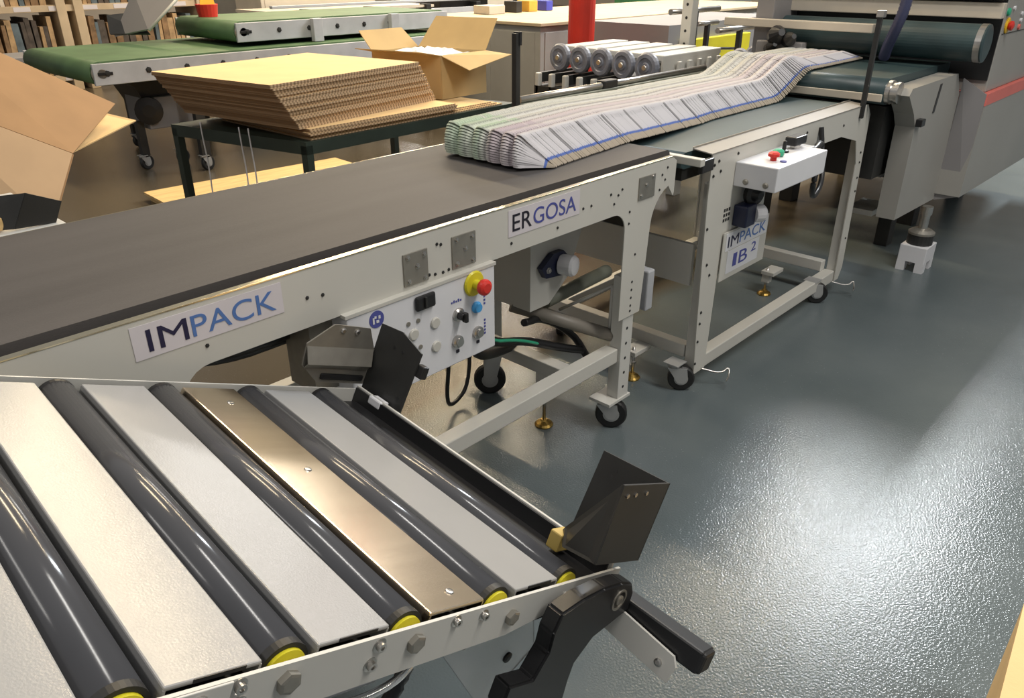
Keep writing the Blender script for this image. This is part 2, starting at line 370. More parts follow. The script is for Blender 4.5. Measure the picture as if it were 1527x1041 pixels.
obj('sticker_mark', b, M_WHITE, cb)
b = NB()
for k in range(5): box(b, (1.252 + k * .008, YB - .001, .793), (1.257 + k * .008, YB, .798 + (k % 2) * .003))
obj('dial_caption', b, M_INKP, cb)
b = NB()
for z in (.79, .776, .765, .755, .705, .695, .685, .675, .665): box(b, (1.372, YB - .001, z), (1.378, YB, z + .006))
obj('button_caption', b, M_INKP, cb)
# drive housing, bearing, pipes and cables underneath
b = prism(NB(), [(1.83, 1.62, .90), (2.12, 1.62, .90), (2.10, 1.62, .74), (2.03, 1.62, .585), (1.93, 1.62, .51), (1.83, 1.62, .51)], (0, .25, 0)); dh = obj('drive_housing', b, M_PAINT2, cv)
b = prism(NB(), [(1.86, 1.617, .665), (1.885, 1.617, .625), (1.97, 1.617, .615), (2.02, 1.617, .66), (1.975, 1.617, .705), (1.92, 1.617, .705)], (0, -.022, 0)); br = obj('bearing_flange', b, M_NAVY, dh)
obj('bearing_cap', lathe(NB(), (1.965, 1.597, .657), (.25, -1, 0), [(.036, 0), (.038, .045), (.032, .055), (.012, .058)], 20), M_WHITE, dh)
obj('flange_bolt', bolt_bm((1.895, 1.595, .652), N_, .008, .008), M_STEEL, dh)
b = NB(); box(b, (1.87, 1.616, .77), (2.06, 1.62, .785)); obj('slot', b, M_BLACK, dh)
obj('support_pipe', tube(NB(), [P(812, 450, y=1.66), P(905, 404, y=1.70)], .026, 12, 0), M_GTUBE, cv)
obj('support_pipe', tube(NB(), [P(762, 455, y=1.72), P(912, 500, y=1.46)], .024, 12, 0), M_TUBEP, cv)
obj('brace', tube(NB(), [P(834, 462, y=1.64), P(914, 426, y=1.47)], .006, 6, 0), M_PAINT2, cv)
obj('brace', tube(NB(), [P(914, 426, y=1.47), P(908, 505, y=1.47)], .008, 6, 0), M_PAINT2, cv)
for pts, r in (([(1.45, 1.60, .62), (1.62, 1.60, .47), (1.82, 1.64, .40), (1.97, 1.60, .33), (2.06, 1.56, .30)], .016),
               ([(1.45, 1.64, .60), (1.60, 1.66, .42), (1.75, 1.74, .33), (1.95, 1.80, .28)], .018),
               ([(1.80, 1.62, .48), (1.95, 1.66, .44), (2.08, 1.62, .34), (2.09, 1.56, .26)], .014),
               ([(1.64, 1.80, .55), (1.66, 1.86, .30), (1.70, 1.93, .07), (1.78, 1.97, .02), (1.88, 1.99, .06), (1.92, 2.02, .26)], .008),
               ([(.60, 1.55, .84), (.75, 1.56, .79), (.90, 1.55, .80), (.93, 1.52, .82)], .022),
               ([(.55, 1.60, .82), (.72, 1.62, .75), (.90, 1.60, .76)], .02),
               ([(.62, 1.53, .88), (.78, 1.52, .83), (.93, 1.52, .86)], .02)):
    obj('cable', tube(NB(), pts, r, 8, 2), M_BLACK, cv)
obj('cable', tube(NB(), [(1.44, 1.56, .66), (1.58, 1.58, .50), (1.75, 1.60, .44), (1.9, 1.62, .36)], .006, 6, 2), M_GRNP, cv, 'thin green earth wire')
obj('motor_body', lathe(NB(), (1.44, 1.60, .70), (1, 0, -.12), [(.05, 0), (.055, .02), (.055, .10), (.04, .12)], 20), M_YEL, cv, 'yellow green motor end')
obj('motor_shaft', lathe(NB(), (1.565, 1.60, .685), (1, 0, -.12), [(.030, 0), (.034, .01), (.026, .04), (.012, .05)], 14), mat('copper', (.55, .36, .18), .35, .8), cv)
b = NB(); box(b, (.62, 1.48, .895), (.95, 2.0, .925)); obj('underbelt_cover', b, M_BLACK, cv)

# ------------------------------------------------------------------ second conveyor (infeed bridge)
c2 = thing('bridge_conveyor', 'short cream belt conveyor on casters joining the long conveyor to the grey press', 'conveyor', (0, 0, 0))
YQ = 1.36; X2 = 2.50; X3 = 3.90
obj('belt', belt_loop(2.43, 3.93, 1.44, 2.18, .985, .03), M_GBELT, c2, 'dark teal conveyor belt')
b = NB(); box(b, (2.46, 1.45, .88), (3.88, 2.17, .925)); obj('belt_bed', b, M_DARK, c2)
def side2():
    return [(2.51, .982), (3.97, .982), (4.02, .93), (4.06, .13), (4.03, .07), (3.98, .07), (3.955, .70), (3.90, .82), (3.70, .868), (3.0, .868), (2.98, .84), (2.98, .60), (2.68, .56), (2.655, .46), (2.645, .07), (2.56, .07), (2.54, .30), (2.52, .62), (2.51, .80)]
b = prism(NB(), [(x, YQ, z) for x, z in side2()], (0, .005, 0)); obj('side_frame', b, M_PAINT, c2)
b = prism(NB(), [(x, 2.215, z) for x, z in side2()], (0, .005, 0)); obj('side_frame', b, M_PAINT, c2)
for x0, x1 in ((2.57, 2.625), (3.985, 4.04)):
    for y0 in (YQ + .005, 2.165):
        b = NB(); box(b, (x0, y0, .062), (x1, y0 + .05, .86), .003); obj('leg', b, M_PAINT2, c2)
b = prism(NB(), [(2.50, YQ - .002, .982), (3.93, YQ - .002, .982), (3.93, 1.435, .990), (2.50, 1.435, .990)], (0, 0, .004)); obj('side_guide', b, mat('taupe_guide', (.27, .25, .22), .4, var=.05), c2)
b = NB(); box(b, (2.50, 1.434, .986), (3.93, 1.438, 1.0)); obj('guide_edge', b, M_STEEL, c2)
b = NB(); box(b, (2.395, 1.34, .958), (2.425, 2.2, .985), .003); obj('end_bar', b, M_PAINT, c2, 'cream bar across the belt end')
b = NB(); box(b, (2.42, 1.345, .93), (2.50, 1.365, .975), .004); obj('end_bracket', b, M_BLACK, c2)
b = NB(); box(b, (2.625, YQ + .008, .065), (3.985, YQ + .063, .125), .004); obj('lower_rail', b, M_PAINT, c2)
b = NB(); box(b, (2.625, 2.165, .065), (3.985, 2.215, .125), .004); obj('lower_rail', b, M_PAINT, c2)
for x in (2.57, 3.92):
    b = NB(); box(b, (x, YQ + .06, .125), (x + .05, 2.165, .18), .003); obj('cross_beam', b, M_PAINT2, c2)
b = NB(); box(b, (2.55, 1.42, .45), (2.57, 2.165, .62), .002); obj('cross_panel', b, M_PAINT2, c2)
b = NB(); box(b, (2.555, 1.70, .62), (2.565, 2.165, .86)); obj('back_panel', b, M_DARK, c2)
caster(c2, 2.53, 1.40, .126, .055, -.95); caster(c2, 3.80, 1.375, .126, .055, -.95); caster(c2, 2.60, 2.10, .126, .055, .5); caster(c2, 3.9, 2.10, .126, .055, .6)
level_foot(c2, 2.47, 1.60, .15); level_foot(c2, 3.72, 1.62, .15)
for x in (2.445, 3.70):
    b = NB(); box(b, (x, 1.575, .115), (x + .115, 1.645, .135), .002); box(b, (x + .005, 1.60, .07), (x + .045, 1.64, .118), .003); obj('foot_bracket', b, M_PAINT2, c2)
for x, z in ((2.53, .94), (2.56, .95), (2.53, .90), (2.58, .91), (2.53, .70), (2.56, .55), (2.59, .5), (2.56, .35), (2.56, .30), (2.56, .22), (4.02, .55), (4.01, .62), (4.0, .70), (4.02, .30), (3.99, .75), (3.7, .92), (3.3, .945), (2.7, .955), (2.56, .12)):
    obj('screw', bolt_bm((x, YQ, z), (0, -1, 0), .0045, .004), M_DARK, c2)
# bottom-left strap ends
for x, y in ((2.62, 1.34), (3.95, 1.34)):
    obj('tie_strap', tube(NB(), [(x, y + .02, .075), (x + .05, y - .05, .055), (x + .09, y - .06, .08), (x + .06, y - .08, .05), (x + .02, y - .09, .05)], .004, 6, 2), M_STEEL, c2)
# desk-like control box
b = NB(); box(b, (2.69, 1.19, .835), (3.12, YQ, .927), .004); k2 = obj('control_box', b, M_WHITE, c2, 'white control box with red and green buttons on top')
obj('stop_button', lathe(NB(), (2.80, 1.265, .927), (0, 0, 1), [(.012, 0), (.012, .012), (.022, .016), (.022, .026), (.014, .032)], 18), M_RED, k2)
obj('push_button', lathe(NB(), (2.88, 1.285, .927), (0, 0, 1), [(.018, 0), (.022, .006), (.022, .020), (.014, .026)], 18), M_GRNP, k2)
obj('push_button', lathe(NB(), (2.80, 1.225, .927), (0, 0, 1), [(.012, 0), (.012, .005)], 14), M_INKP, k2)
b = NB(); lathe(b, (2.96, 1.30, .927), (0, 0, 1), [(.020, 0), (.018, .008), (.008, .012), (.007, .042), (.004, .044)], 14); obj('toggle', b, M_BLACK, k2)
b = NB(); lathe(b, (3.06, 1.30, .927), (0, 0, 1), [(.020, 0), (.020, .014)], 14); kk = obj('dial_collar', b, M_STEEL, k2)
b = NB(); box(b, (3.02, 1.28, .940), (3.12, 1.33, .975), .006); obj('dial_knob', b, M_BLACK, k2)
for y in (1.23, 1.31): obj('cable_gland', lathe(NB(), (2.69, y, .858), (-1, 0, 0), [(.011, 0), (.011, .004), (.006, .007)], 12), M_DSTEEL, k2)
obj('hand_wheel', lathe(NB(), (2.80, 1.33, .79), (-.4, -1, 0), [(.03, -.01), (.045, 0), (.045, .02), (.028, .026), (.014, .05)], 20), M_BLACK, c2)
b = NB(); box(b, (2.72, 1.30, .67), (2.80, YQ, .755), .006); bh = obj('sensor_block', b, M_NAVY, c2)
obj('sensor_cap', lathe(NB(), (2.80, 1.315, .71), (1, -.5, 0), [(.034, 0), (.036, .04), (.026, .052)], 16), M_WHITE, bh)
b = NB()
for i in range(3):
    for j in range(3): box(b, (2.645 + i * .018, YQ - .001, .70 + j * .02), (2.657 + i * .018, YQ, .712 + j * .02))
obj('rating_plate', b, M_DARK, c2)
obj('cable', tube(NB(), [(3.12, 1.22, .86), (3.06, 1.20, .82), (3.08, 1.21, .755), (3.22, 1.25, .70), (3.36, 1.28, .74), (3.42, 1.33, .86), (3.43, 1.355, .95)], .011, 8, 3), M_BLACK, c2)
obj('cable', tube(NB(), [(3.20, 1.32, .90), (3.26, 1.30, .88), (3.33, 1.31, .90), (3.42, 1.34, .88)], .016, 8, 2), M_BLACK, c2)
b = NB(); box(b, (3.13, 1.27, .86), (3.19, YQ, .92), .004); obj('cable_bracket', b, M_LGREY, c2)
# name plate panel
b = NB(); box(b, (2.655, YQ - .01, .452), (3.03, YQ - .006, .655), .001); np_ = obj('name_panel', b, M_PAINT, c2)
b = NB(); box(b, (2.675, YQ - .0115, .575), (3.02, YQ - .0100, .648)); s = obj('sign', b, M_WHITE, c2, 'white name plate')
text('lettering', 'IM', (2.69, YQ - .0122, .588), .085, .045, M_INKN, s); text('lettering', 'PACK', (2.785, YQ - .0122, .588), .22, .045, M_INKB, s)
b = NB(); box(b, (2.70, YQ - .0115, .475), (2.965, YQ - .0100, .570)); s = obj('sign', b, M_WHITE, c2, 'white model plate')
text('lettering', '1', (2.75, YQ - .0122, .495), .03, .055, M_INKP, s); text('lettering', 'B', (2.80, YQ - .0122, .495), .07, .055, M_INKP, s); text('lettering', '2', (2.90, YQ - .0122, .520), .04, .04, M_INKP, s)
# posts and back guide
b = NB(); box(b, (2.375, 2.19, .95), (2.400, 2.215, 1.345), .002); pst = obj('sensor_post', b, M_DARK, c2, 'dark upright post')
b = NB(); box(b, (2.39, 2.185, 1.30), (2.404, 2.22, 1.35), .002); obj('post_cap', b, M_BLACK, pst)
b = NB(); box(b, (2.36, 2.21, .955), (2.56, 2.24, 1.02), .003); obj('guide_holder', b, M_BLACK, c2)
b = prism(NB(), [(3.872, 1.345, .93), (3.872, 1.345, 1.385), (3.892, 1.345, 1.385), (3.892, 1.345, .93)], (0, .02, 0)); pst = obj('sensor_post', b, M_DARK, c2, 'dark upright post')
b = NB(); box(b, (3.866, 1.335, 1.37), (3.898, 1.37, 1.40), .003); obj('post_cap', b, M_STEEL, pst)
b = NB(); box(b, (2.46, 2.225, .99), (3.95, 2.262, 1.066), .003); gr = obj('back_guide', b, M_GTUBE, c2)
obj('guide_rod', cyl(NB(), (2.46, 2.252, 1.080), (3.95, 2.252, 1.080), .014), M_STEEL, c2)
b = NB(); box(b, (3.02, 2.230, 1.06), (3.13, 2.28, 1.102), .008); obj('rod_clamp', b, M_BLACK, c2)

# ------------------------------------------------------------------ roller table in the foreground
A_ = Vector((-.038, -.997, -.065)).normalized(); B_ = Vector((.912, -.008, -.41)); B_ = (B_ - A_ * B_.dot(A_)).normalized()
Wn = B_.cross(A_); Wn = Wn if Wn.z > 0 else -Wn
# local axes: x = down the slope, y = away from viewer (so the frame stays right handed), z = normal
TM = Matrix((B_, -A_, Wn)).transposed().to_4x4(); TM.translation = Vector((.89, 1.30, .704))
rt = thing('roller_table', 'tilted roller table with dark rollers, white slats and black stop plates', 'roller table', mw=TM)
def T(u, v, w_): return Vector((u, -v, w_))
U0 = -1.32
b = prism(NB(), [T(U0, .735, .006), T(.028, .735, .002), T(.030, .735, -.018), T(-.26, .735, -.062), T(U0, .735, -.064)], T(0, -.005, 0)); nr = obj('side_rail', b, M_PAINT2, rt)
b = NB(); box(b, T(U0, -.034, -.055), T(.0, -.030, .004)); obj('side_rail', b, M_PAINT2, rt)
b = NB(); box(b, T(.006, -.034, -.05), T(.013, .728, .012), .0012); er = obj('end_rail', b, M_PAINT2, rt)
b = NB(); box(b, T(.001, -.030, -.05), T(.006, .722, .008)); obj('rail_liner', b, M_BLACK, er)
b = NB(); box(b, T(-.058, -.02, -.05), T(.006, .72, -.022), .002); obj('end_channel', b, M_BLACK, rt)
b = NB(); box(b, T(U0, -.025, -.075), T(-.05, .715, -.055)); obj('under_tray', b, M_DARK, rt)
centers = [-.10, -.28, -.46, -.64, -.82, -1.0, -1.18]
rb = NB(); cyl(rb, T(0, -.012, 0), T(0, .700, 0), .0315, n=36); 
rme = None; parts = {}
for i, u in enumerate(centers):
    if i == 0:
        ro = obj('roller', rb, M_ROLL, rt); ro.location = T(u, 0, -.024)
        e1 = obj('end_cap', lathe(NB(), T(0, .700, 0), T(0, 1, 0), [(.0318, -.001), (.0318, .010), (.026, .0105), (.026, .004)], 36), M_RUB, ro)
        e2 = obj('end_cap', lathe(NB(), T(0, -.012, 0), T(0, -1, 0), [(.0318, -.001), (.0318, .008), (.024, .009)], 24), M_BLACK, ro)
        h1 = obj('hub', lathe(NB(), T(0, .708, 0), T(0, 1, 0), [(.0255, 0), (.0255, .007), (.016, .009)], 30), M_YEL, ro)
        parts = [e1, e2, h1]
    else:
        r2 = ro.copy(); COL.objects.link(r2); r2.location = T(u, 0, -.024)
        for p in parts:
            q = p.copy(); COL.objects.link(q); q.parent = r2
for i, u in enumerate(centers[:-1]):
    u1 = u - .036; u0 = centers[i + 1] + .036
    b = NB(); mt_ = M_BRUSH if i == 1 else M_TPLATE
    box(b, T(u0, -.019, -.006), T(u1, .716, 0), .0022); box(b, T(u0, -.019, -.030), T(u0 + .003, .716, -.004)); box(b, T(u1 - .003, -.019, -.030), T(u1, .716, -.004))
    sl = obj('slat', b, mt_, rt, 'brushed steel slat' if i == 1 else None)
    if i == 1:
        for v in (.05, .32, .685): obj('screw', lathe(NB(), T(-.36, v, 0), (0, 0, 1), [(.007, 0), (.006, .002), (.003, .0025)], 14), M_STEEL, sl)
    else:
        b = NB(); box(b, T(u0 + .03, .716, -.004), T(u1 - .02, .7175, .001)); obj('slat_gap', b, M_BLACK, sl)
for u, w_, r, big in ((-.264, -.028, .013, 1), (-.333, -.010, .009, 0), (-.391, -.006, .009, 0), (-.462, -.020, .014, 1), (-.525, -.008, .010, 0), (-.530, -.034, .010, 0), (-.652, -.018, .015, 1), (-.713, -.006, .010, 0), (-.707, -.030, .010, 0), (-.84, -.018, .015, 1), (-.128, -.022, .009, 0), (-.120, -.044, .010, 0), (-.064, -.028, .010, 1)):
    if big: obj('hex_bolt', lathe(NB(), T(u, .735, w_), T(0, 1, 0), [(r * .95, 0), (r * .95, .008), (r * .7, .009)], 6), M_DSTEEL, rt)
    else: obj('screw', lathe(NB(), T(u, .735, w_), T(0, 1, 0), [(r, 0), (r, .001), (r * .62, .0015), (r * .62, .007), (r * .3, .007), (r * .3, .004)], 16), M_STEEL, rt)
b = NB(); box(b, T(-.79, .735, -.03), T(-.722, .738, .004), .001); pl = obj('cover_plate', b, M_PAINT2, rt)
obj('screw', lathe(NB(), T(-.757, .738, -.012), T(0, 1, 0), [(.011, 0), (.011, .003), (.006, .004), (.006, .009)], 16), M_STEEL, pl)
# near stop
b = prism(NB(), [T(.030, .612, .004), T(.030, .757, .032), T(.030, .757, .180), T(.030, .618, .172)], T(.004, 0, 0)); sp = obj('stop_plate', b, M_DARK, rt, 'black sheet metal stop plate')
for v, w_ in ((.655, .150), (.65, .135), (.63, .03)): obj('hole', cyl(NB(), T(.0296, v, w_), T(.030, v, w_), .004, n=10), M_BLACK, sp)
b = prism(NB(), [T(-.112, .757, .045), T(.034, .757, .030), T(.034, .757, .180), T(-.122, .757, .188)], T(0, -.004, 0)); sp = obj('side_plate', b, M_DARK, rt, 'black sheet metal side plate')
for u in (-.10, -.075, -.04): obj('rivet', lathe(NB(), T(u, .757, .168), T(0, 1, 0), [(.004, 0), (.004, .002)], 8), M_STEEL, sp)
b = sheet(NB(), [T(-.122, .753, .188), T(-.112, .753, .045), T(-.06, .66, .012), T(-.02, .625, .018), T(-.025, .632, .030)], .003); obj('side_flap', b, M_DARK, rt)
b = NB(); box(b, T(-.045, .618, -.012), T(-.006, .645, .022), .003); obj('stop_pad', b, mat('pad_tan', (.50, .36, .10), .5), rt, 'small tan pad block')
# far stop
b = prism(NB(), [T(.030, -.045, .004), T(.030, .100, -.012), T(.030, .108, .150), T(.030, .03, .172), T(.030, -.045, .165)], T(.004, 0, 0)); sp = obj('stop_plate', b, M_DARK, rt, 'black sheet metal stop plate')
for v, w_ in ((.02, .13), (.05, .13), (.08, .03)): obj('hole', cyl(NB(), T(.0296, v, w_), T(.030, v, w_), .004, n=10), M_BLACK, sp)
yy = -.043
b = prism(NB(), [T(-.105, yy, .012), T(.028, yy, .012), T(.030, yy, .100), T(.00, yy, .150), T(-.10, yy, .150), T(-.158, yy, .100), T(-.155, yy, .050)], T(0, -.004, 0)); sp = obj('side_plate', b, M_DSTEEL, rt, 'brushed steel folded side plate')
b = sheet(NB(), [T(-.157, yy + .001, .095), T(.027, yy + .001, .100), T(.024, yy + .016, .062), T(-.152, yy + .016, .058)], .002); obj('folded_rib', b, M_DSTEEL, sp)
b = sheet(NB(), [T(-.152, yy + .016, .058), T(.024, yy + .016, .062), T(.022, yy + .001, .046), T(-.148, yy + .001, .044)], .002); obj('folded_rib', b, M_DSTEEL, sp)
b = NB(); box(b, T(-.10, yy + .0005, .020), T(.02, yy + .004, .034), .003); obj('slot', b, M_BLACK, sp)
for u in (-.075, -.035): obj('screw', lathe(NB(), T(u, yy, .138), T(0, 1, 0), [(.007, 0), (.007, .003), (.004, .005)], 10), M_STEEL, sp)
b = NB(); box(b, T(.000, .020, -.008), T(.026, .065, .012), .004); obj('stop_pad', b, M_WHITE, rt, 'small white pad block')
b = NB(); box(b, T(.034, .10, .095), T(.052, .125, .125), .003); obj('stop_knob', b, M_BLACK, rt)
# handle bar, lever, struts underneath
b = NB(); box(b, T(.028, .30, -.080), T(.070, .925, -.038), .004); hb = obj('handle_bar', b, M_BLACK, rt)
b = NB(); box(b, T(.029, .918, -.079), T(.069, .930, -.039), .006); obj('bar_end_cap', b, M_RUB, hb)
b = prism(NB(), [T(.018, .745, -.055), T(.018, .885, -.070), T(.018, .895, -.085), T(.018, .89, -.118), T(.018, .75, -.105)], T(.006, 0, 0)); wp = obj('bar_plate', b, M_PAINT2, rt)
obj('screw', lathe(NB(), T(.018, .865, -.095), (-1, 0, 0), [(.007, 0), (.007, .003), (.004, .004)], 12), M_STEEL, wp)
lev = [(.022, -.018), (.006, .002), (-.031, .010), (-.085, .010), (-.14, .002), (-.192, -.014), (-.196, -.050), (-.188, -.085), (-.202, -.128), (-.263, -.121), (-.262, -.165), (-.15, -.245), (-.078, -.202), (-.086, -.165), (-.089, -.130), (-.061, -.090), (.030, -.056)]
b = prism(NB(), [T(u, .745, w_) for u, w_ in lev], T(0, .032, 0)); bmesh.ops.bevel(b, geom=b.edges[:], offset=.004, segments=2, affect='EDGES'); lv = obj('clamp_lever', b, M_BLACK, rt, 'black cast plastic lever')
obj('lever_pivot', lathe(NB(), T(-.024, .777, -.024), T(0, 1, 0), [(.020, 0), (.020, .002), (.016, .002), (.016, -.002), (.009, -.002), (.009, .003), (.005, .004)], 22), M_DSTEEL, lv)
b = NB(); box(b, T(-.15, .777, -.205), T(-.115, .7785, -.193)); obj('lever_mark', b, M_WHITE, lv)
b = prism(NB(), [T(-.37, .66, -.06), T(-.10, .66, -.06), T(-.02, .66, -.20), T(-.12, .66, -.30), T(-.30, .66, -.13)], T(0, -.008, 0)); ac = obj('acrylic_bracket', b, M_PLAST, rt, 'clear plastic bracket plate')
for u, w_ in ((-.20, -.10), (-.24, -.135), (-.10, -.20)): obj('screw', lathe(NB(), T(u, .66, w_), T(0, 1, 0), [(.010, 0), (.010, .004), (.005, .006)], 12), M_DARK, ac)
obj('cable', tube(NB(), [T(-.42, .66, -.06), T(-.38, .67, -.10), T(-.36, .66, -.16), T(-.38, .65, -.26)], .012, 8, 2), M_BLACK, rt)
obj('air_hose', tube(NB(), [T(-.40, .70, -.09), T(-.44, .71, -.11), T(-.50, .70, -.13), T(-.56, .69, -.12)], .006, 8, 2), M_PLAST, rt)
b = NB(); box(b, T(-.56, .62, -.12), T(-.45, .69, -.062), .004); vb = obj('valve_block', b, M_LGREY, rt)
obj('valve_port', lathe(NB(), T(-.46, .69, -.09), T(0, 1, 0), [(.013, 0), (.013, .006), (.008, .008)], 14), M_BLACK, vb)
obj('valve_port', lathe(NB(), T(-.52, .69, -.09), T(0, 1, 0), [(.012, 0), (.012, .006), (.008, .008)], 14), M_STEEL, vb)
b = NB(); box(b, T(-.44, .55, -.16), T(-.30, .60, -.062), .003); obj('cross_bracket', b, M_DSTEEL, rt)
b = NB(); box(b, T(-.80, -.01, -.12), T(-.74, .70, -.075), .003); obj('cross_tube', b, M_PAINT2, rt)
def wl(p): return TM.inverted() @ Vector(p)
b = NB()
for x, y in ((.20, .72), (.20, 1.26)):
    pass
for x, y, zt in ((.12, .78, .86), (.12, 1.24, .90)):
    b = NB(); cyl(b, wl((x, y, .03)), wl((x, y, zt)), .028, n=16); obj('leg', b, M_PAINT2, rt)
    b = NB(); lathe(b, wl((x, y, 0)), (TM.inverted().to_3x3() @ Vector((0, 0, 1))), [(.045, 0), (.045, .02), (.03, .035)], 16); obj('foot', b, M_RUB, rt)
for x, y, zt in ((-.28, .78, 1.04), (-.28, 1.24, 1.06)):
    b = NB(); cyl(b, wl((x, y, .03)), wl((x, y, zt)), .028, n=16); obj('leg', b, M_PAINT2, rt)
    b = NB(); lathe(b, wl((x, y, 0)), (TM.inverted().to_3x3() @ Vector((0, 0, 1))), [(.045, 0), (.045, .02), (.03, .035)], 16); obj('foot', b, M_RUB, rt)

# ------------------------------------------------------------------ newspapers in a shingled stream
def paper_mat(name, dark, tint=False):
    mt = bpy.data.materials.new(name); mt.use_nodes = True; nt = mt.node_tree; bs = nt.nodes['Principled BSDF']; bs.inputs['Roughness'].default_value = .7
    tc = nt.nodes.new('ShaderNodeTexCoord'); sx = nt.nodes.new('ShaderNodeSeparateXYZ'); nt.links.new(tc.outputs['Object'], sx.inputs[0])
    mr = nt.nodes.new('ShaderNodeMapRange'); mr.inputs['From Min'].default_value = -.20; mr.inputs['From Max'].default_value = .20
    nt.links.new(sx.outputs['Y'], mr.inputs['Value'])
    ry = nt.nodes.new('ShaderNodeValToRGB'); cr = ry.color_ramp; cr.interpolation = 'LINEAR'
    if tint: tab = [(0, (.72, .70, .68)), (.14, (.70, .68, .68)), (.20, (.56, .49, .52)), (.30, (.66, .60, .60)), (.40, (.55, .47, .50)), (.50, (.68, .66, .62)), (.58, (.50, .60, .46)), (.70, (.64, .68, .58)), (.80, (.46, .57, .42)), (1, (.60, .65, .54))]
    else: tab = [(0, (.72, .70, .68)), (.14, (.70, .68, .68)), (.20, (.62, .55, .55)), (.30, (.71, .68, .66)), (.40, (.62, .55, .55)), (.50, (.71, .68, .66)), (.58, (.62, .60, .55)), (.70, (.70, .69, .65)), (.80, (.60, .60, .54)), (1, (.68, .67, .63))]
    cr.elements[0].position = 0; cr.elements[0].color = (*tab[0][1], 1); cr.elements[1].position = 1; cr.elements[1].color = (*tab[-1][1], 1)
    for p, c in tab[1:-1]: e = cr.elements.new(p); e.color = (*c, 1)
    nt.links.new(mr.outputs[0], ry.inputs[0])
    # front part of the stream shows the tints; printed text lines as fine noise
    nz = nt.nodes.new('ShaderNodeTexNoise'); nz.inputs['Scale'].default_value = 90; nz.inputs['Detail'].default_value = 3
    nt.links.new(tc.outputs['Object'], nz.inputs['Vector'])
    rn = nt.nodes.new('ShaderNodeValToRGB'); rn.color_ramp.elements[0].position = .36; rn.color_ramp.elements[0].color = (.55, .55, .56, 1); rn.color_ramp.elements[1].position = .52; rn.color_ramp.elements[1].color = (1, 1, 1, 1)
    nt.links.new(nz.outputs[0], rn.inputs[0])
    mu = nt.nodes.new('ShaderNodeMixRGB'); mu.blend_type = 'MULTIPLY'; mu.inputs[0].default_value = 1
    nt.links.new(ry.outputs[0], mu.inputs[1]); nt.links.new(rn.outputs[0], mu.inputs[2])
    # near side: tan foot, blue band, white page edges
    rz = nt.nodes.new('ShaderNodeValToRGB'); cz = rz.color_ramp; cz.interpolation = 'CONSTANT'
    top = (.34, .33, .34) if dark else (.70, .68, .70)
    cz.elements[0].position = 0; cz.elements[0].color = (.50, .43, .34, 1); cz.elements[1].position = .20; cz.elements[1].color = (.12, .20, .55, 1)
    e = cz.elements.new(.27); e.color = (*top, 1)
    mz = nt.nodes.new('ShaderNodeMapRange'); mz.inputs['From Min'].default_value = 0; mz.inputs['From Max'].default_value = .15
    nt.links.new(sx.outputs['Z'], mz.inputs['Value']); nt.links.new(mz.outputs[0], rz.inputs[0])
    sl_ = nt.nodes.new('ShaderNodeMath'); sl_.operation = 'MULTIPLY_ADD'; sl_.inputs[1].default_value = -.045 / .14; nt.links.new(sx.outputs['Z'], sl_.inputs[0]); nt.links.new(sx.outputs['Y'], sl_.inputs[2])
    lt = nt.nodes.new('ShaderNodeMath'); lt.operation = 'LESS_THAN'; lt.inputs[1].default_value = -.192
    nt.links.new(sl_.outputs[0], lt.inputs[0])
    mx = nt.nodes.new('ShaderNodeMixRGB'); nt.links.new(lt.outputs[0], mx.inputs[0]); nt.links.new(mu.outputs[0], mx.inputs[1]); nt.links.new(rz.outputs[0], mx.inputs[2])
    nt.links.new(mx.outputs[0], bs.inputs['Base Color'])
    return mt
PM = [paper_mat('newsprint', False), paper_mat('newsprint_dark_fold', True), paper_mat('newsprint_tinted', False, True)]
def slab(th):
    bm = NB(); L = .150; W = .20; N = 48; top = []
    for i in range(N + 1):
        y = -W + 2 * W * i / N
        ed = min(1, (W - abs(y)) / .02)
        top.append((y, L - .018 + .018 * abs(math.sin((y + W) / (2 * W) * 6 * math.pi)) ** .8 - .016 * (1 - ed) ** 2))
    top = [(y + .045 * max(0, -y / W) ** 2, z) for y, z in top]
    pr = [(-W, 0)] + top + [(W, 0)]
    A = [bm.verts.new((-th / 2, y, z)) for y, z in pr]; B = [bm.verts.new((th / 2, y, z)) for y, z in pr]; k = len(pr)
    bm.faces.new(A); bm.faces.new(B[::-1])
    for i in range(k): bm.faces.new((A[i], B[i], B[(i + 1) % k], A[(i + 1) % k]))
    bmesh.ops.recalc_face_normals(bm, faces=bm.faces)
    return bm
def base_z(x):
    if x < 2.36: return 1.013
    if x < 2.95: return 1.013 - .026 * (x - 2.36) / .59
    if x < 3.66: return .987
    if x < 4.04:
        t = (x - 3.66) / .38; t = t * t * (3 - 2 * t); return .987 + .118 * t
    return 1.105
protos = []
for i in (0, 1, 2):
    me = bpy.data.meshes.new('newspaper'); bmx = slab(.0060); bmx.to_mesh(me); bmx.free(); me.materials.append(PM[i]); protos.append(me)
def mid_y(x):
    t = max(0, min(1, (x - 1.75) / 1.35)); return 1.745 + .14 * t
x = 1.862; i = 0
NF = 13
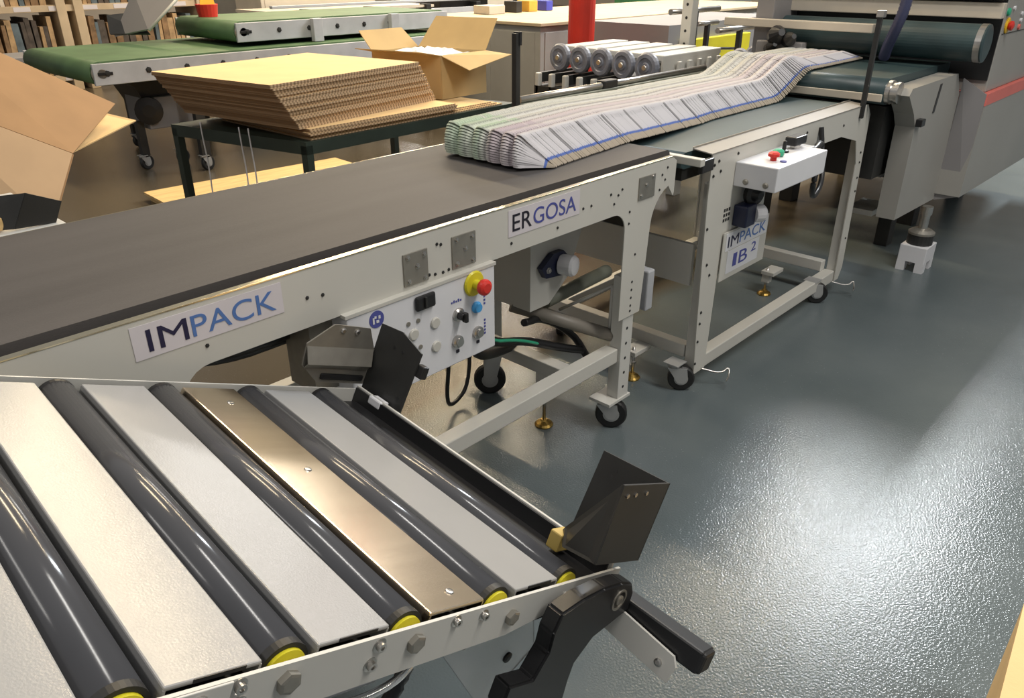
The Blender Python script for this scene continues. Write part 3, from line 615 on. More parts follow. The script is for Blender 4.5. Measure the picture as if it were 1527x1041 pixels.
while x < 4.70:
    dark = i % 13 == 12
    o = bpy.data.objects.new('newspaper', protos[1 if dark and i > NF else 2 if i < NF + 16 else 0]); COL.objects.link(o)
    ang = 4 + 41 * (i / (NF - 1)) if i < NF else 45
    if i < NF:
        k = i / (NF - 1); r = .108 / math.cos(math.radians(ang)) + .014 * math.sin(math.pi * k)
        o.scale = (1, 1, min(1.04, r / .150))
    if x > 3.75: ang = 45 - 29 * min(1, (x - 3.75) / .45)
    lean = math.radians(90 - ang)
    yj = random.uniform(-.002, .002) - (.003 if dark else 0)
    o.location = (x, mid_y(x) + yj, base_z(x) + .006 * math.cos(math.radians(ang)) + .001); o.rotation_euler = (0, -lean, random.uniform(-.004, .004))
    if i < NF: lb, gp = 'folded newspaper in the rounded front end of the stream', 'newspapers at the front of the stream'
    elif x < 2.42: lb, gp = 'folded newspaper in the shingled stream on the long grey belt', 'newspapers on the long grey belt'
    elif x < 3.95: lb, gp = 'folded newspaper in the shingled stream on the bridge conveyor', 'newspapers on the bridge conveyor'
    else: lb, gp = 'folded newspaper in the flat stream on the press infeed belt', 'newspapers on the press infeed belt'
    tag(o, lb, 'newspaper', gp)
    x += (.0012 if i < NF else .0118 if x < 3.9 else .0190) + (.003 if dark else 0); i += 1

# ------------------------------------------------------------------ grey press on the right
pr = thing('press', 'big grey press with teal roller, slanted side guards and pink stripe', 'machine', (0, 0, 0))
obj('infeed_belt', belt_loop(3.96, 5.0, 1.30, 2.16, 1.10, .06), M_GBELT, pr, 'dark teal infeed belt')
b = NB(); box(b, (3.945, 1.30, 1.00), (3.958, 2.16, 1.035), .003); obj('belt_scraper', b, M_BEIGE, pr)
obj('belt_pulley', lathe(NB(), (4.02, 1.30, 1.04), (0, -1, 0), [(.055, 0), (.055, .02), (.045, .021), (.045, .04), (.05, .041), (.05, .055), (.02, .06)], 28), M_STEEL, pr)
b = NB(); box(b, (4.10, 1.32, .60), (4.9, 2.14, .96)); obj('belt_frame', b, M_DARK, pr)
obj('press_roller', lathe(NB(), (4.75, 1.10, 1.218), (0, 1, 0), [(.075, 0), (.092, .005), (.092, 1.095), (.075, 1.10)], 40), M_GBELT, pr, 'large dark teal roller')
obj('roller_ring', lathe(NB(), (4.75, 1.112, 1.218), (0, 1, 0), [(.094, 0), (.094, .030), (.09, .031)], 40), M_STEEL, pr)
b = NB(); box(b, (4.84, 1.09, 1.330), (4.90, 2.35, 1.405), .004); obj('top_beam', b, M_BEIGE, pr)
b = NB(); box(b, (4.93, 1.10, 1.02), (4.97, 2.35, 1.85)); obj('inner_back', b, M_BLACK, pr)
b = NB(); box(b, (4.82, 1.09, 1.420), (4.90, 2.35, 1.80), .004); obj('upper_cover', b, M_BEIGE, pr)
b = NB(); box(b, (4.56, 1.62, 1.250), (4.61, 2.50, 1.295), .004); obj('cross_bar', b, M_BEIGE, pr)
b = NB(); box(b, (4.62, 2.22, .96), (4.97, 2.33, 1.8), .004); obj('far_cheek', b, M_MACH2, pr)
obj('air_hose', tube(NB(), [P(1362, -60, x=4.5), P(1353, 5, x=4.5), P(1335, 45, x=4.53), P(1323, 70, x=4.58), P(1318, 85, x=4.62)], .026, 12, 4, rib=.12), M_HOSE, pr, 'ribbed blue hose')
for pp, r_ in (((1160, 52), .05), ((1178, 58), .035), ((1150, 70), .03)):
    q = P(*pp, x=4.52); obj('valve', lathe(NB(), q, (-.5, -.6, .3), [(r_, -.04), (r_ * 1.1, 0), (r_ * .7, .03), (r_ * .4, .05)], 14), M_BLACK, pr)
b = NB(); q = P(1150, 75, x=4.55); box(b, (4.55, q.y - .18, q.z - .05), (4.62, q.y + .1, q.z + .05), .006); obj('valve_bracket', b, M_MACH2, pr)
b = NB(); box(b, (4.94, 1.095, .958), (6.9, 1.6, 1.9), .006); cp = obj('control_cabinet', b, M_MACH, pr)
q0 = P(1488, 52, y=1.095); b = NB(); box(b, (4.96, 1.092, q0.z - .004), (6.9, 1.095, q0.z)); obj('cabinet_seam', b, M_DARK, cp)
q = P(1501, 38, y=1.095)
obj('stop_collar', lathe(NB(), q, (0, -1, 0), [(.040, 0), (.040, .006), (.034, .01)], 24), mat('amber', (.75, .45, .02), .4), cp)
obj('stop_button', lathe(NB(), q + Vector((-.004, -.008, 0)), (0, -1, 0), [(.014, 0), (.024, .01), (.024, .022), (.012, .028)], 20), M_RED, cp)
q = P(1503, 18, y=1.095); obj('push_button', lathe(NB(), q, (0, -1, 0), [(.020, 0), (.020, .01), (.012, .014)], 16), M_GRNP, cp)
q = P(1518, 40, y=1.095); obj('push_button', lathe(NB(), q, (0, -1, 0), [(.015, 0), (.015, .01)], 14), M_PINK, cp)
for pp in ((1523, 20), (1521, 30), (1512, 12)):
    q = P(*pp, y=1.095); obj('push_button', lathe(NB(), q, (0, -1, 0), [(.011, 0), (.011, .01)], 14), M_WHITE, cp)
b = prism(NB(), [(4.22, 1.2, .385), (4.21, 1.2, .86), (4.15, 1.2, .93), (4.02, 1.2, 1.03), (4.05, 1.2, 1.06), (4.75, 1.2, 1.065), (4.86, 1.2, .95), (4.88, 1.2, .365)], (0, .095, 0)); g = obj('side_guard', b, M_MACH, pr)
b = prism(NB(), [(4.44, 1.1995, .90), (4.47, 1.1995, .90), (4.50, 1.1995, 1.04), (4.47, 1.1995, 1.04)], (0, -.002, 0)); obj('slot', b, M_DARK, g)
b = NB(); box(b, (4.205, 1.17, .865), (4.26, 1.23, .90), .003); obj('latch', b, M_BLACK, g)
b = prism(NB(), [(4.87, 1.07, .40), (4.87, 1.20, .36), (4.87, 1.20, 1.03), (4.89, 1.075, .955)], (.01, 0, 0)); obj('guard_step', b, M_MACH2, pr)
b = prism(NB(), [(4.86, 1.07, .40), (4.90, 1.07, .955), (6.9, 1.07, .955), (6.9, 1.07, .36)], (0, .15, 0)); g = obj('long_guard', b, M_MACH, pr)
b = prism(NB(), [(4.893, 1.068, .895), (4.90, 1.068, .957), (6.9, 1.068, .957), (6.9, 1.068, .895)], (0, .16, .002)); obj('stripe', b, M_PINK, g, 'pink stripe along the guard edge')
b = NB(); box(b, (5.45, 1.35, .30), (6.9, 2.45, .95)); obj('press_body', b, M_DARK, pr)
b = NB(); box(b, (4.36, 1.36, .34), (4.6, 1.5, .37)); obj('drip_tray', b, M_PAINT2, pr)
obj('gear_motor', lathe(NB(), (4.35, 1.45, .62), (0, -1, 0), [(.05, 0), (.06, .02), (.06, .1), (.04, .12)], 18), M_LGREY, pr)
for x in (5.5, 6.6):
    for y in (1.45, 2.30):
        b = NB(); box(b, (x, y, 0), (x + .12, y + .1, .30), .004); obj('machine_foot', b, M_DARK, pr)
for y in (1.42, 2.25):
    b = NB(); box(b, (4.95, y, 0), (5.05, y + .08, .96), .004); obj('frame_post', b, M_DARK, pr)

# block and jack
blk = NB()
box(blk, (4.60, 1.10, .055), (4.77, 1.245, .150), .003)
for x0 in (4.60, 4.72):
    for y0 in (1.10, 1.20): box(blk, (x0, y0, 0), (x0 + .05, y0 + .045, .058))
tag(obj('support_block', blk, M_WHITE), 'white block with notched feet on the floor under the jack', 'block')
jk = thing('bottle_jack', 'small dark jack standing on the white block and propping the grey guard', 'jack', (4.685, 1.172, .15))
obj('jack_body', lathe(NB(), (0, 0, 0), (0, 0, 1), [(.068, 0), (.068, .055), (.062, .060)], 20), M_DARK, jk)
obj('jack_cap', lathe(NB(), (0, 0, .058), (0, 0, 1), [(.070, 0), (.070, .012), (.050, .026), (.02, .032)], 24), M_DSTEEL, jk)
obj('jack_ram', lathe(NB(), (0, 0, .088), (0, 0, 1), [(.024, 0), (.024, .08), (.030, .082), (.030, .128)], 18), M_STEEL, jk)

# ------------------------------------------------------------------ feeder with five wheels behind the bridge conveyor
fd = thing('wheel_feeder', 'pale feeder unit with five grey wheels behind the newspaper stream', 'machine', (.22, .02, .0))
b = NB(); box(b, (4.1, 2.75, .55), (5.4, 3.75, .60), .004); obj('feeder_bed', b, M_PAINT2, fd)
for x, y in ((4.15, 2.8), (5.3, 2.8), (4.15, 3.65), (5.3, 3.65)):
    b = NB(); box(b, (x, y, 0), (x + .05, y + .05, .55), .003); obj('leg', b, M_PAINT2, fd)
for k in range(5):
    y = 2.80 + .19 * k; xf = 4.02 + .02 * k
    b = NB(); box(b, (xf + .08, y - .07, .985), (4.80, y + .07, 1.02), .006); box(b, (xf + .08, y - .07, .88), (4.78, y - .055, .99)); ar = obj('feeder_arm', b, M_PAINT2, fd)
    obj('wheel', lathe(NB(), (xf, y, .955), (-1, 0, 0), [(.06, -.03), (.082, -.025), (.085, 0), (.075, .015), (.055, .017), (.05, .010), (.03, .010), (.026, .02)], 24), M_WHEELG, ar)
    obj('axle', cyl(NB(), (xf - .03, y, .955), (xf + .2, y, .955), .014, n=12), M_STEEL, ar)
for k in range(9):
    y = 2.70 + .12 * k
    b = NB(); box(b, (4.0, y, .70), (4.04, y + .035, .86), .008); obj('finger', b, M_PAINT2, fd)
    b = NB(); box(b, (4.04, y, .80), (4.4, y + .03, .86)); obj('finger_arm', b, M_DARK, fd)
for k in range(5):
    x = 4.22 + .12 * k
    b = NB(); box(b, (x, 2.69, .70), (x + .035, 2.71, .98), .004); obj('side_slat', b, M_PAINT2, fd)
b = NB(); box(b, (4.0, 2.72, .60), (5.2, 3.7, .78)); obj('feeder_body', b, M_DARK, fd)
fd.scale = (1, 1, 1.055)
# upright post with holes, rods, yellow cover
b = NB(); box(b, (4.83, 3.00, 0), (4.91, 3.08, 1.55), .004); up = obj('perforated_post', b, M_PAINT2, fd)
for z in (1.02, 1.10, 1.18, 1.26, 1.34): obj('hole', cyl(NB(), (4.8295, 3.04, z), (4.831, 3.04, z), .010, n=10), M_BLACK, up)
yl = thing('yellow_machine', 'machine with bright yellow cover and chrome rods behind the stream', 'machine', (0, 0, 0))
a0 = P(1018, 92, y=4.2); a1 = P(1112, 57, y=4.2)
b = NB(); box(b, (a0.x, 4.2, .62), (a1.x + .1, 4.26, .91), .006); obj('yellow_cover', b, M_YEL, yl)
b = NB(); box(b, (a0.x - .2, 4.26, 0), (a1.x + .8, 5.2, 1.05)); obj('machine_body', b, M_MACH2, yl)
b = NB(); box(b, (a0.x - .1, 4.05, .0), (a1.x + .6, 4.2, .60), .006); obj('lower_cover', b, M_CAB, yl)
for (pA, pB, yv) in (((1000, 18), (1072, 14), 3.6), ((1070, 46), (1135, 38), 3.4), ((1040, 36), (1070, 34), 4.0)):
    A = P(*pA, y=yv); B = P(*pB, y=yv); B.z = A.z; obj('chrome_rod', cyl(NB(), A, B, .022), M_STEEL, yl)
    q = (A + B) / 2; b = NB(); box(b, (q.x - .02, q.y - .02, .3), (q.x + .02, q.y + .02, q.z)); obj('rod_post', b, M_DARK, yl)
A = P(1030, 82, y=4.15); B = P(1095, 74, y=4.15); B.z = A.z
obj('linkage', tube(NB(), [A, (A + B) / 2 + Vector((0, 0, .03)), B], .014, 8, 1), M_BLACK, yl)
for pp in ((1028, 82), (1045, 82)):
    q = P(*pp, y=4.14); obj('linkage_joint', lathe(NB(), q, (0, -1, 0), [(.04, -.02), (.045, 0), (.03, .02)], 12), M_BLACK, yl)
for pp in ((1103, 86), (1124, 82)):
    q = P(*pp, y=3.2); obj('roller_wheel', lathe(NB(), q, (-1, -.3, 0), [(.06, -.02), (.075, 0), (.06, .02)], 18), M_WHEELG, yl)
    b = NB(); box(b, (q.x - .01, q.y + .0, .3), (q.x + .02, q.y + .03, q.z)); obj('wheel_post', b, M_DARK, yl)

# ------------------------------------------------------------------ packing table with cardboard
tb = thing('packing_table', 'low packing table with dark green steel frame carrying stacked cardboard', 'table', (0, 0, 0))
ZT = .76
c0 = Vector((2.22, 3.52, 0)); e1 = Vector((1.66, .06, 0)); e2 = Vector((-.24, 1.0, 0))
dx = e1.normalized(); dy = e2.normalized()
def TQ(s, t, z): return c0 + dx * s + dy * t + Vector((0, 0, z))
Ls, Lt = e1.length, e2.length
b = prism(NB(), [TQ(0, 0, ZT - .02), TQ(Ls, 0, ZT - .02), TQ(Ls, Lt, ZT - .02), TQ(0, Lt, ZT - .02)], (0, 0, .02)); obj('table_top', b, M_TABF, tb)
for (s0, t0, s1, t1) in ((0, 0, Ls, .04), (0, Lt - .04, Ls, Lt), (0, 0, .04, Lt), (Ls - .04, 0, Ls, Lt)):
    b = prism(NB(), [TQ(s0, t0, ZT - .065), TQ(s1, t0, ZT - .065), TQ(s1, t1, ZT - .065), TQ(s0, t1, ZT - .065)], (0, 0, .045)); obj('frame_rail', b, M_TABF, tb)
for s0, t0 in ((0, 0), (Ls - .04, 0), (0, Lt - .04), (Ls - .04, Lt - .04)):
    b = prism(NB(), [TQ(s0, t0, 0), TQ(s0 + .04, t0, 0), TQ(s0 + .04, t0 + .04, 0), TQ(s0, t0 + .04, 0)], (0, 0, ZT - .06)); obj('leg', b, M_TABF, tb)
# cardboard blanks
sA = TQ(.02, .10, 0); sx_, sy_ = 1.06, .98
def card(name, o, dx_, dy_, w_, d_, z, th, mt_, edge=None):
    bm = prism(NB(), [(0, 0, 0), (w_, 0, 0), (w_, d_, 0), (0, d_, 0)], (0, 0, th))
    ob = obj(name, bm, mt_)
    if edge:
        ob.data.materials.append(edge)
        for p in ob.data.polygons:
            if abs(p.normal.z) < .5: p.material_index = 1
    a = math.atan2(dx_.y, dx_.x); ob.location = (o.x, o.y, z); ob.rotation_euler = (0, 0, a); return ob
th = .0095; z = ZT + .001
def corr_mat():
    mt = bpy.data.materials.new('corrugated_edges'); mt.use_nodes = True; nt = mt.node_tree; bs = nt.nodes['Principled BSDF']; bs.inputs['Roughness'].default_value = .9
    tc = nt.nodes.new('ShaderNodeTexCoord'); wv = nt.nodes.new('ShaderNodeTexWave'); wv.inputs['Scale'].default_value = 14; wv.inputs['Distortion'].default_value = 1.5
    rp = nt.nodes.new('ShaderNodeValToRGB'); rp.color_ramp.elements[0].color = (.26, .165, .09, 1); rp.color_ramp.elements[1].color = (.60, .43, .26, 1)
    nt.links.new(tc.outputs['Object'], wv.inputs[0]); nt.links.new(wv.outputs[0], rp.inputs[0]); nt.links.new(rp.outputs[0], bs.inputs['Base Color']); return mt
M_EDGE = corr_mat()
for i in range(3):
    o = card('cardboard_sheet', TQ(.05 + .02 * i, .02 + .01 * i, 0), dx, dy, 1.50 - .06 * i, .86, z, .008, M_CARD, M_EDGE)
    tag(o, 'wide flat cardboard sheet lying at the bottom on the packing table', 'cardboard', 'wide sheets under the blanks'); z += .0085
for i in range(4):
    o = card('cardboard_blank', TQ(.03 + random.uniform(-.008, .008), .0 + random.uniform(-.006, .006), 0), dx, dy, 1.10 - .01 * i, 1.0, z, .0085, M_CARD, M_EDGE)
    tag(o, 'flat cardboard blank in the low pile under the tall stack', 'cardboard', 'blanks in the low pile'); z += .009
NBK = 24
dxs = Vector((math.cos(.175), math.sin(.175), 0)); dys = Vector((-dxs.y, dxs.x, 0))
for i in range(NBK):
    k = i / NBK; so = Vector((2.215 - .185 * k + random.uniform(-.006, .006), 3.55 - .06 * k + random.uniform(-.006, .006), 0))
    o = card('cardboard_blank', so, dxs, dys, 1.13, .93, z, th, M_CARD, M_EDGE)
    tag(o, 'flat cardboard blank in the tall stack on the packing table', 'cardboard', 'blanks in the tall stack'); z += th + .0006
ZS = z
# open box with plastic bag behind the stack
ob = thing('open_carton', 'open tan carton with raised flaps and clear plastic bag, beside the cardboard stack', 'box', (0, 0, 0))
bx0 = Vector((3.50, 3.88, 0)); bw, bd, bh_ = .42, .55, .23
zb = ZT + .03
def BQ(s, t, z_): return bx0 + dx * s + dy * t + Vector((0, 0, zb + z_))
H_ = .27
for q4 in ([BQ(0, 0, 0), BQ(bw, 0, 0), BQ(bw, 0, H_), BQ(0, 0, H_)], [BQ(bw, 0, 0), BQ(bw, bd, 0), BQ(bw, bd, H_), BQ(bw, 0, H_)], [BQ(bw, bd, 0), BQ(0, bd, 0), BQ(0, bd, H_), BQ(bw, bd, H_)], [BQ(0, bd, 0), BQ(0, 0, 0), BQ(0, 0, H_), BQ(0, bd, H_)], [BQ(0, 0, 0), BQ(bw, 0, 0), BQ(bw, bd, 0), BQ(0, bd, 0)]):
    obj('carton_side', sheet(NB(), q4, .004), M_CARD2, ob)
obj('flap', sheet(NB(), [BQ(0, 0, H_), BQ(bw, 0, H_), BQ(bw + .04, -.17, H_ - .02), BQ(.03, -.19, H_ - .08)], .004), M_CARD2, ob)
obj('flap', sheet(NB(), [BQ(bw, 0, H_), BQ(bw, bd, H_), BQ(bw + .16, bd - .02, H_ + .19), BQ(bw + .16, .03, H_ + .19)], .004), M_CARD2, ob)
obj('flap', sheet(NB(), [BQ(0, bd, H_), BQ(0, 0, H_), BQ(-.16, .02, H_ + .03), BQ(-.16, bd - .02, H_ + .03)], .004), M_CARD2, ob)
obj('flap', sheet(NB(), [BQ(bw, bd, H_), BQ(0, bd, H_), BQ(.02, bd + .12, H_ + .12), BQ(bw - .02, bd + .12, H_ + .12)], .004), M_CARD2, ob)
bm = NB(); N = 14; gv = [[None] * (N + 1) for _ in range(N + 1)]
for i in range(N + 1):
    for j in range(N + 1):
        s_, t_ = i / N, j / N; hh = .045 * math.sin(math.pi * s_) * math.sin(math.pi * t_) + random.uniform(-.012, .018)
        gv[i][j] = bm.verts.new(BQ(.01 + s_ * (bw - .02), .01 + t_ * (bd - .02), H_ - .03 + hh))
for i in range(N):
    for j in range(N): bm.faces.new((gv[i][j], gv[i + 1][j], gv[i + 1][j + 1], gv[i][j + 1]))
o = obj('plastic_bag', bm, M_BAG); sm = o.modifiers.new('s', 'SOLIDIFY'); sm.thickness = .003; tag(o, 'crumpled clear plastic bag filling the open carton', 'bag')
# hanging wires under the table
for k, (s_, t_) in enumerate(((.04, .75), (.04, .45), (.04, .38))):
    q = TQ(s_ - .06, t_, ZT + .02); bm = tube(NB(), [q + Vector((0, 0, .02)), q + Vector((.0, -.005, -.1)), q + Vector((.008, 0, -.22)), q + Vector((0, 0, -.42))], .004, 6, 1)
    tag(obj('twine', bm, M_WHITE), 'thin white strap hanging down from the packing table edge', 'strap', 'straps hanging from the packing table')
# board on the floor
A = P(215, 290, z=.05); B = P(500, 238, z=.05)
bd_ = (B - A); bd_.z = 0; nd = Vector((-bd_.y, bd_.x, 0)).normalized()
b = prism(NB(), [A, B, B - nd * .55, A - nd * .55], (0, 0, .018)); pal = thing('pallet', 'pale wooden pallet on the floor under the packing table', 'pallet', (0, 0, 0)); obj('deck_board', b, M_WOOD, pal)
for k in range(4):
    q = A + bd_ * (.02 + .30 * k); b = NB(); prism(b, [q - nd * .02, q + bd_.normalized() * .09 - nd * .02, q + bd_.normalized() * .09 - nd * .53, q - nd * .53], (0, 0, -.0495)); obj('block', b, M_WOOD, pal)

# ------------------------------------------------------------------ big open carton at the left, black tray
lc = thing('large_carton', 'large open brown carton with folded flaps left of the long belt', 'box', (0, 0, 0))
pB = P(108, 230, y=3.60); pA = P(-140, 138, y=3.70); pC = P(78, 338, y=3.42); pD = P(-140, 440, y=3.40)
bk = Vector((.10, .62, 0))                                  # carton body runs back from the front side
obj('carton_side', sheet(NB(), [pD, pC, pB, pA], .006), mat('pinkish_cardboard', (.52, .345, .195), .8, var=.06, scale=5), lc, 'tan outer side of the carton')
obj('carton_side', sheet(NB(), [pC, pC + bk, pB + bk, pB], .006), M_CARDI, lc)
obj('carton_side', sheet(NB(), [pC + bk, pD + bk, pA + bk, pB + bk], .006), M_CARDI, lc)
obj('carton_side', sheet(NB(), [pD + bk, pD, pA, pA + bk], .006), M_CARDI, lc)
obj('flap', sheet(NB(), [pA, pB, P(171, 156, y=4.0), P(-140, 18, y=4.1)], .006), M_CARDI, lc, 'inner side of raised flap, brown darkened for shade')
obj('flap', sheet(NB(), [pB + bk * .02, P(203, 181, y=4.05), P(160, 171, y=4.15), pB + bk * .95], .006), M_CARD, lc, 'pale side flap')
dn = lambda p: Vector((p.x, p.y, 0))
for p_, q_ in ((pC, pD), (pC + bk, pC), (pD + bk, pC + bk), (pD, pD + bk)):
    obj('carton_side', sheet(NB(), [dn(p_), dn(q_), q_, p_], .006), M_CARD2, lc)
# black tray on a small stand
tz = .86
q0 = P(24, 345, y=2.35); 
ty = thing('black_tray', 'black metal tray with pale wood block behind the long belt', 'tray', (0, 0, 0))
yv = 2.40
p0 = P(22, 342, y=yv); p1 = P(84, 332, y=yv); p2 = P(92, 300, y=yv); p3 = P(38, 288, y=yv)
obj('tray_wall', prism(NB(), [p0, p1, p2, p3], (0, .006, 0)), M_DARK, ty)
obj('tray_wall', sheet(NB(), [p0, p3, p3 + Vector((-.16, .10, -.01)), p0 + Vector((-.16, .10, 0))], .006), M_DARK, ty)
b = NB(); box(b, (p0.x - .45, yv - .02, p0.z - .06), (p1.x + .02, yv + .45, p0.z - .005), .004); obj('tray_base', b, M_PAINT2, ty)
b = NB(); box(b, (p0.x - .12, yv + .01, p0.z), (p0.x - .02, yv + .12, p0.z + .035), .003); obj('wood_block', b, M_WOOD, ty)
for x_ in (p0.x - .43, p1.x - .03):
    for y_ in (yv, yv + .4):
        b = NB(); box(b, (x_, y_, 0), (x_ + .035, y_ + .035, p0.z - .06)); obj('leg', b, M_DARK, ty)

# ------------------------------------------------------------------ green belt conveyors at the back
def green_conv(label, x0, x1, y0, y1, zt, r, legs):
    g = thing('green_conveyor', label, 'conveyor', (0, 0, 0))
    obj('belt', belt_loop(x0, x1, y0, y1, zt, r, 14), M_GREEN, g, 'green belt')
    for y in (y0 - .03, y1 + .005):
        b = NB(); box(b, (x0 + .02, y, zt - 2 * r + .005), (x1, y + .025, zt - .012), .004); sp_ = obj('side_panel', b, M_CAB if False else M_LGREY, g)
    for k in range(6):
        obj('bolt', bolt_bm((x0 + .12 + k * .31, y0 - .03, zt - r), (0, -1, 0), .016, .008), M_DARK, g)
    b = NB(); box(b, (x0 + .05, y0 - .035, zt - r - .012), (x0 + .16, y0 - .03, zt - r + .012), .003); obj('tension_slot', b, M_BLACK, g)
    obj('roller_end', lathe(NB(), (x0 + r, y0, zt - r), (0, -1, 0), [(r * .9, 0), (r * .9, .02), (r * .4, .03)], 20), M_STEEL, g)
    for lx in legs:
        b = NB(); box(b, (lx, y0, .12), (lx + .08, y0 + .06, zt - 2 * r), .004); obj('leg', b, M_DARK, g)
        b = NB(); box(b, (lx, y1 - .06, .12), (lx + .08, y1, zt - 2 * r), .004); obj('leg', b, M_DARK, g)
        b = NB(); box(b, (lx + .01, y0 + .06, .3), (lx + .07, y1 - .06, .36), .004); obj('cross_beam', b, M_DARK, g)
        caster(g, lx + .05, y0 + .03, .13, .06, .2); caster(g, lx + .05, y1 - .03, .13, .06, .2)
    return g
glow = green_conv('lower green belt conveyor with grey side panels behind the packing table', 2.25, 5.95, 6.35, 7.75, .93, .085, (3.0, 5.5))
green_conv('upper green belt conveyor running above the lower green belt', 3.55, 6.0, 6.55, 7.6, 1.135, .085, ())
# drive gear under the lower green belt, posts carrying the upper one
dg_ = glow
A = P(170, 112, y=6.75); B = P(262, 150, y=6.75)
b = prism(NB(), [A, P(262, 118, y=6.75), P(275, 172, y=6.75), P(225, 165, y=6.75), P(200, 130, y=6.75)], (0, .45, 0)); obj('chute', b, M_DARK, dg_)
q = P(238, 150, y=6.7); b = NB(); box(b, (q.x - .12, 6.7, .33), (q.x + .28, 7.1, q.z + .03), .01); obj('gear_box', b, M_MACH2, dg_)
q = P(222, 165, y=6.7); obj('drive_wheel', lathe(NB(), q, (-.4, -1, 0), [(.08, -.03), (.11, -.02), (.11, .03), (.05, .04)], 20), M_BLACK, dg_)
for dx_ in (-.1, .22):
    b = NB(); box(b, (q.x + dx_, 6.75, .12), (q.x + dx_ + .06, 6.81, .40)); obj('leg', b, M_DARK, dg_)
    caster(dg_, q.x + dx_ + .03, 6.78, .125, .06, .2)
for x_ in (4.3, 5.2):
    b = NB(); box(b, (x_, 6.46, .935), (x_ + .10, 6.515, 1.13), .004); tag(obj('support_post', b, M_LGREY), 'short grey post holding the upper green belt above the lower one', 'post', 'posts under the upper green belt')
# tilted grey guards
gd = thing('tilted_guard', 'grey sheet metal guard standing tilted over the lower green belt', 'guard', (0, 0, 0))
A = P(172, 55, y=7.9); Bq = P(222, 45, y=7.2); C_ = P(285, -25, y=7.2); D_ = P(200, -12, y=7.9)
obj('guard_sheet', sheet(NB(), [A, Bq, C_, D_], .012), M_MACH2, gd)
obj('guard_edge', tube(NB(), [Bq, C_], .014, 6, 0), M_PAINT, gd)
A = P(165, 52, y=7.9); Bq = P(225, 52, y=7.3); C_ = P(200, 20, y=7.9); D_ = P(160, 24, y=8.2)
obj('guard_sheet', sheet(NB(), [A, Bq, C_, D_], .012), M_DARK, gd)
b = NB(); q = P(150, 50, y=8.2); box(b, (q.x - 1.0, 8.0, .8), (q.x + .9, 8.5, .84), .004); obj('guard_shelf', b, M_MACH2, gd)
for x_ in (q.x - .95, q.x + .8): 
    b = NB(); box(b, (x_, 8.05, 0), (x_ + .06, 8.45, .8)); obj('leg', b, M_DARK, gd)
# shelves full of boards
M_RACK = mat('rack_wood', (.50, .39, .26), .7, var=.12, scale=4)
rk = thing('storage_rack', 'tall wooden storage rack full of upright boards along the back', 'rack', (0, 0, 0))
YR = 12.0
zl = P(100, 13, y=YR).z; x0r = P(-60, 30, y=YR).x; x1r = P(400, 10, y=YR).x
for z_ in (zl - .03, .12, zl + .95):
    b = NB(); box(b, (x0r, YR, z_), (x1r, YR + .7, z_ + .08), .004); sb = obj('shelf_board', b, M_RACK, rk)
    for k in range(14):
        xk = x0r + .2 + k * .42
        if xk < x1r - .3: b = NB(); box(b, (xk, YR - .004, z_ + .012), (xk + .20, YR, z_ + .068)); obj('shelf_label', b, M_DECAL, sb)
for px in (92, 118, 300):
    x_ = P(px, 20, y=YR).x
    b = NB(); box(b, (x_ - .06, YR - .03, 0), (x_ + .06, YR + .7, 2.6), .004); obj('upright', b, M_RACK, rk)
BM = [mat('board_brown', (.20, .12, .06), .8, var=.4, scale=12), mat('board_tan', (.38, .25, .13), .8, var=.3, scale=12), mat('board_dark', (.07, .055, .045), .8, var=.4, scale=12), mat('board_slate', (.09, .12, .14), .7, var=.3, scale=10), mat('board_cream', (.60, .52, .42), .7, var=.2, scale=12)]
ups = [P(px, 20, y=YR).x for px in (92, 118, 300)]
for row, (zb_, hmax) in enumerate(((.20, zl - .28), (zl + .05, .86))):
    x_ = x0r + .05
    while x_ < x1r - .2:
        w_ = random.uniform(.05, .11)
        if not any(u - .07 - w_ < x_ < u + .07 for u in ups):
            hh = hmax * random.uniform(.82, 1.0); lean = random.uniform(-.02, .02)
            b = prism(NB(), [(x_, YR + .03, zb_), (x_ + w_ * .86, YR + .03, zb_), (x_ + w_ * .86 + lean, YR + .03, zb_ + hh), (x_ + lean, YR + .03, zb_ + hh)], (0, .5, 0))
            ci = random.choice((0, 0, 0, 1, 1, 2, 2, 3, 4))
            o = obj('stored_board', b, BM[ci])
            nm = ('brown', 'tan', 'near black', 'slate blue', 'cream')[ci]; rowt = ('lower', 'upper')[row]
            tag(o, '%s board standing upright on the %s shelf of the rack' % (nm, rowt), 'board', '%s boards on the %s shelf' % (nm, rowt))
        x_ += w_
# red and yellow bin on the upper green belt
q = P(310, 22, y=7.3)
bn = thing('red_bin', 'small red bin with yellow cloth on the upper green belt', 'bin', (q.x, 7.3, 1.136))
obj('bin_body', lathe(NB(), (0, 0, 0), (0, 0, 1), [(.085, 0), (.10, .10), (.10, .105)], 18), M_RED, bn)
obj('bin_cloth', sheet(NB(), [(-.08, -.03, .08), (.06, -.05, .08), (.05, -.02, .20), (-.05, .0, .22)], .01), mat('yellow_cloth', (.75, .42, .02), .7), bn)
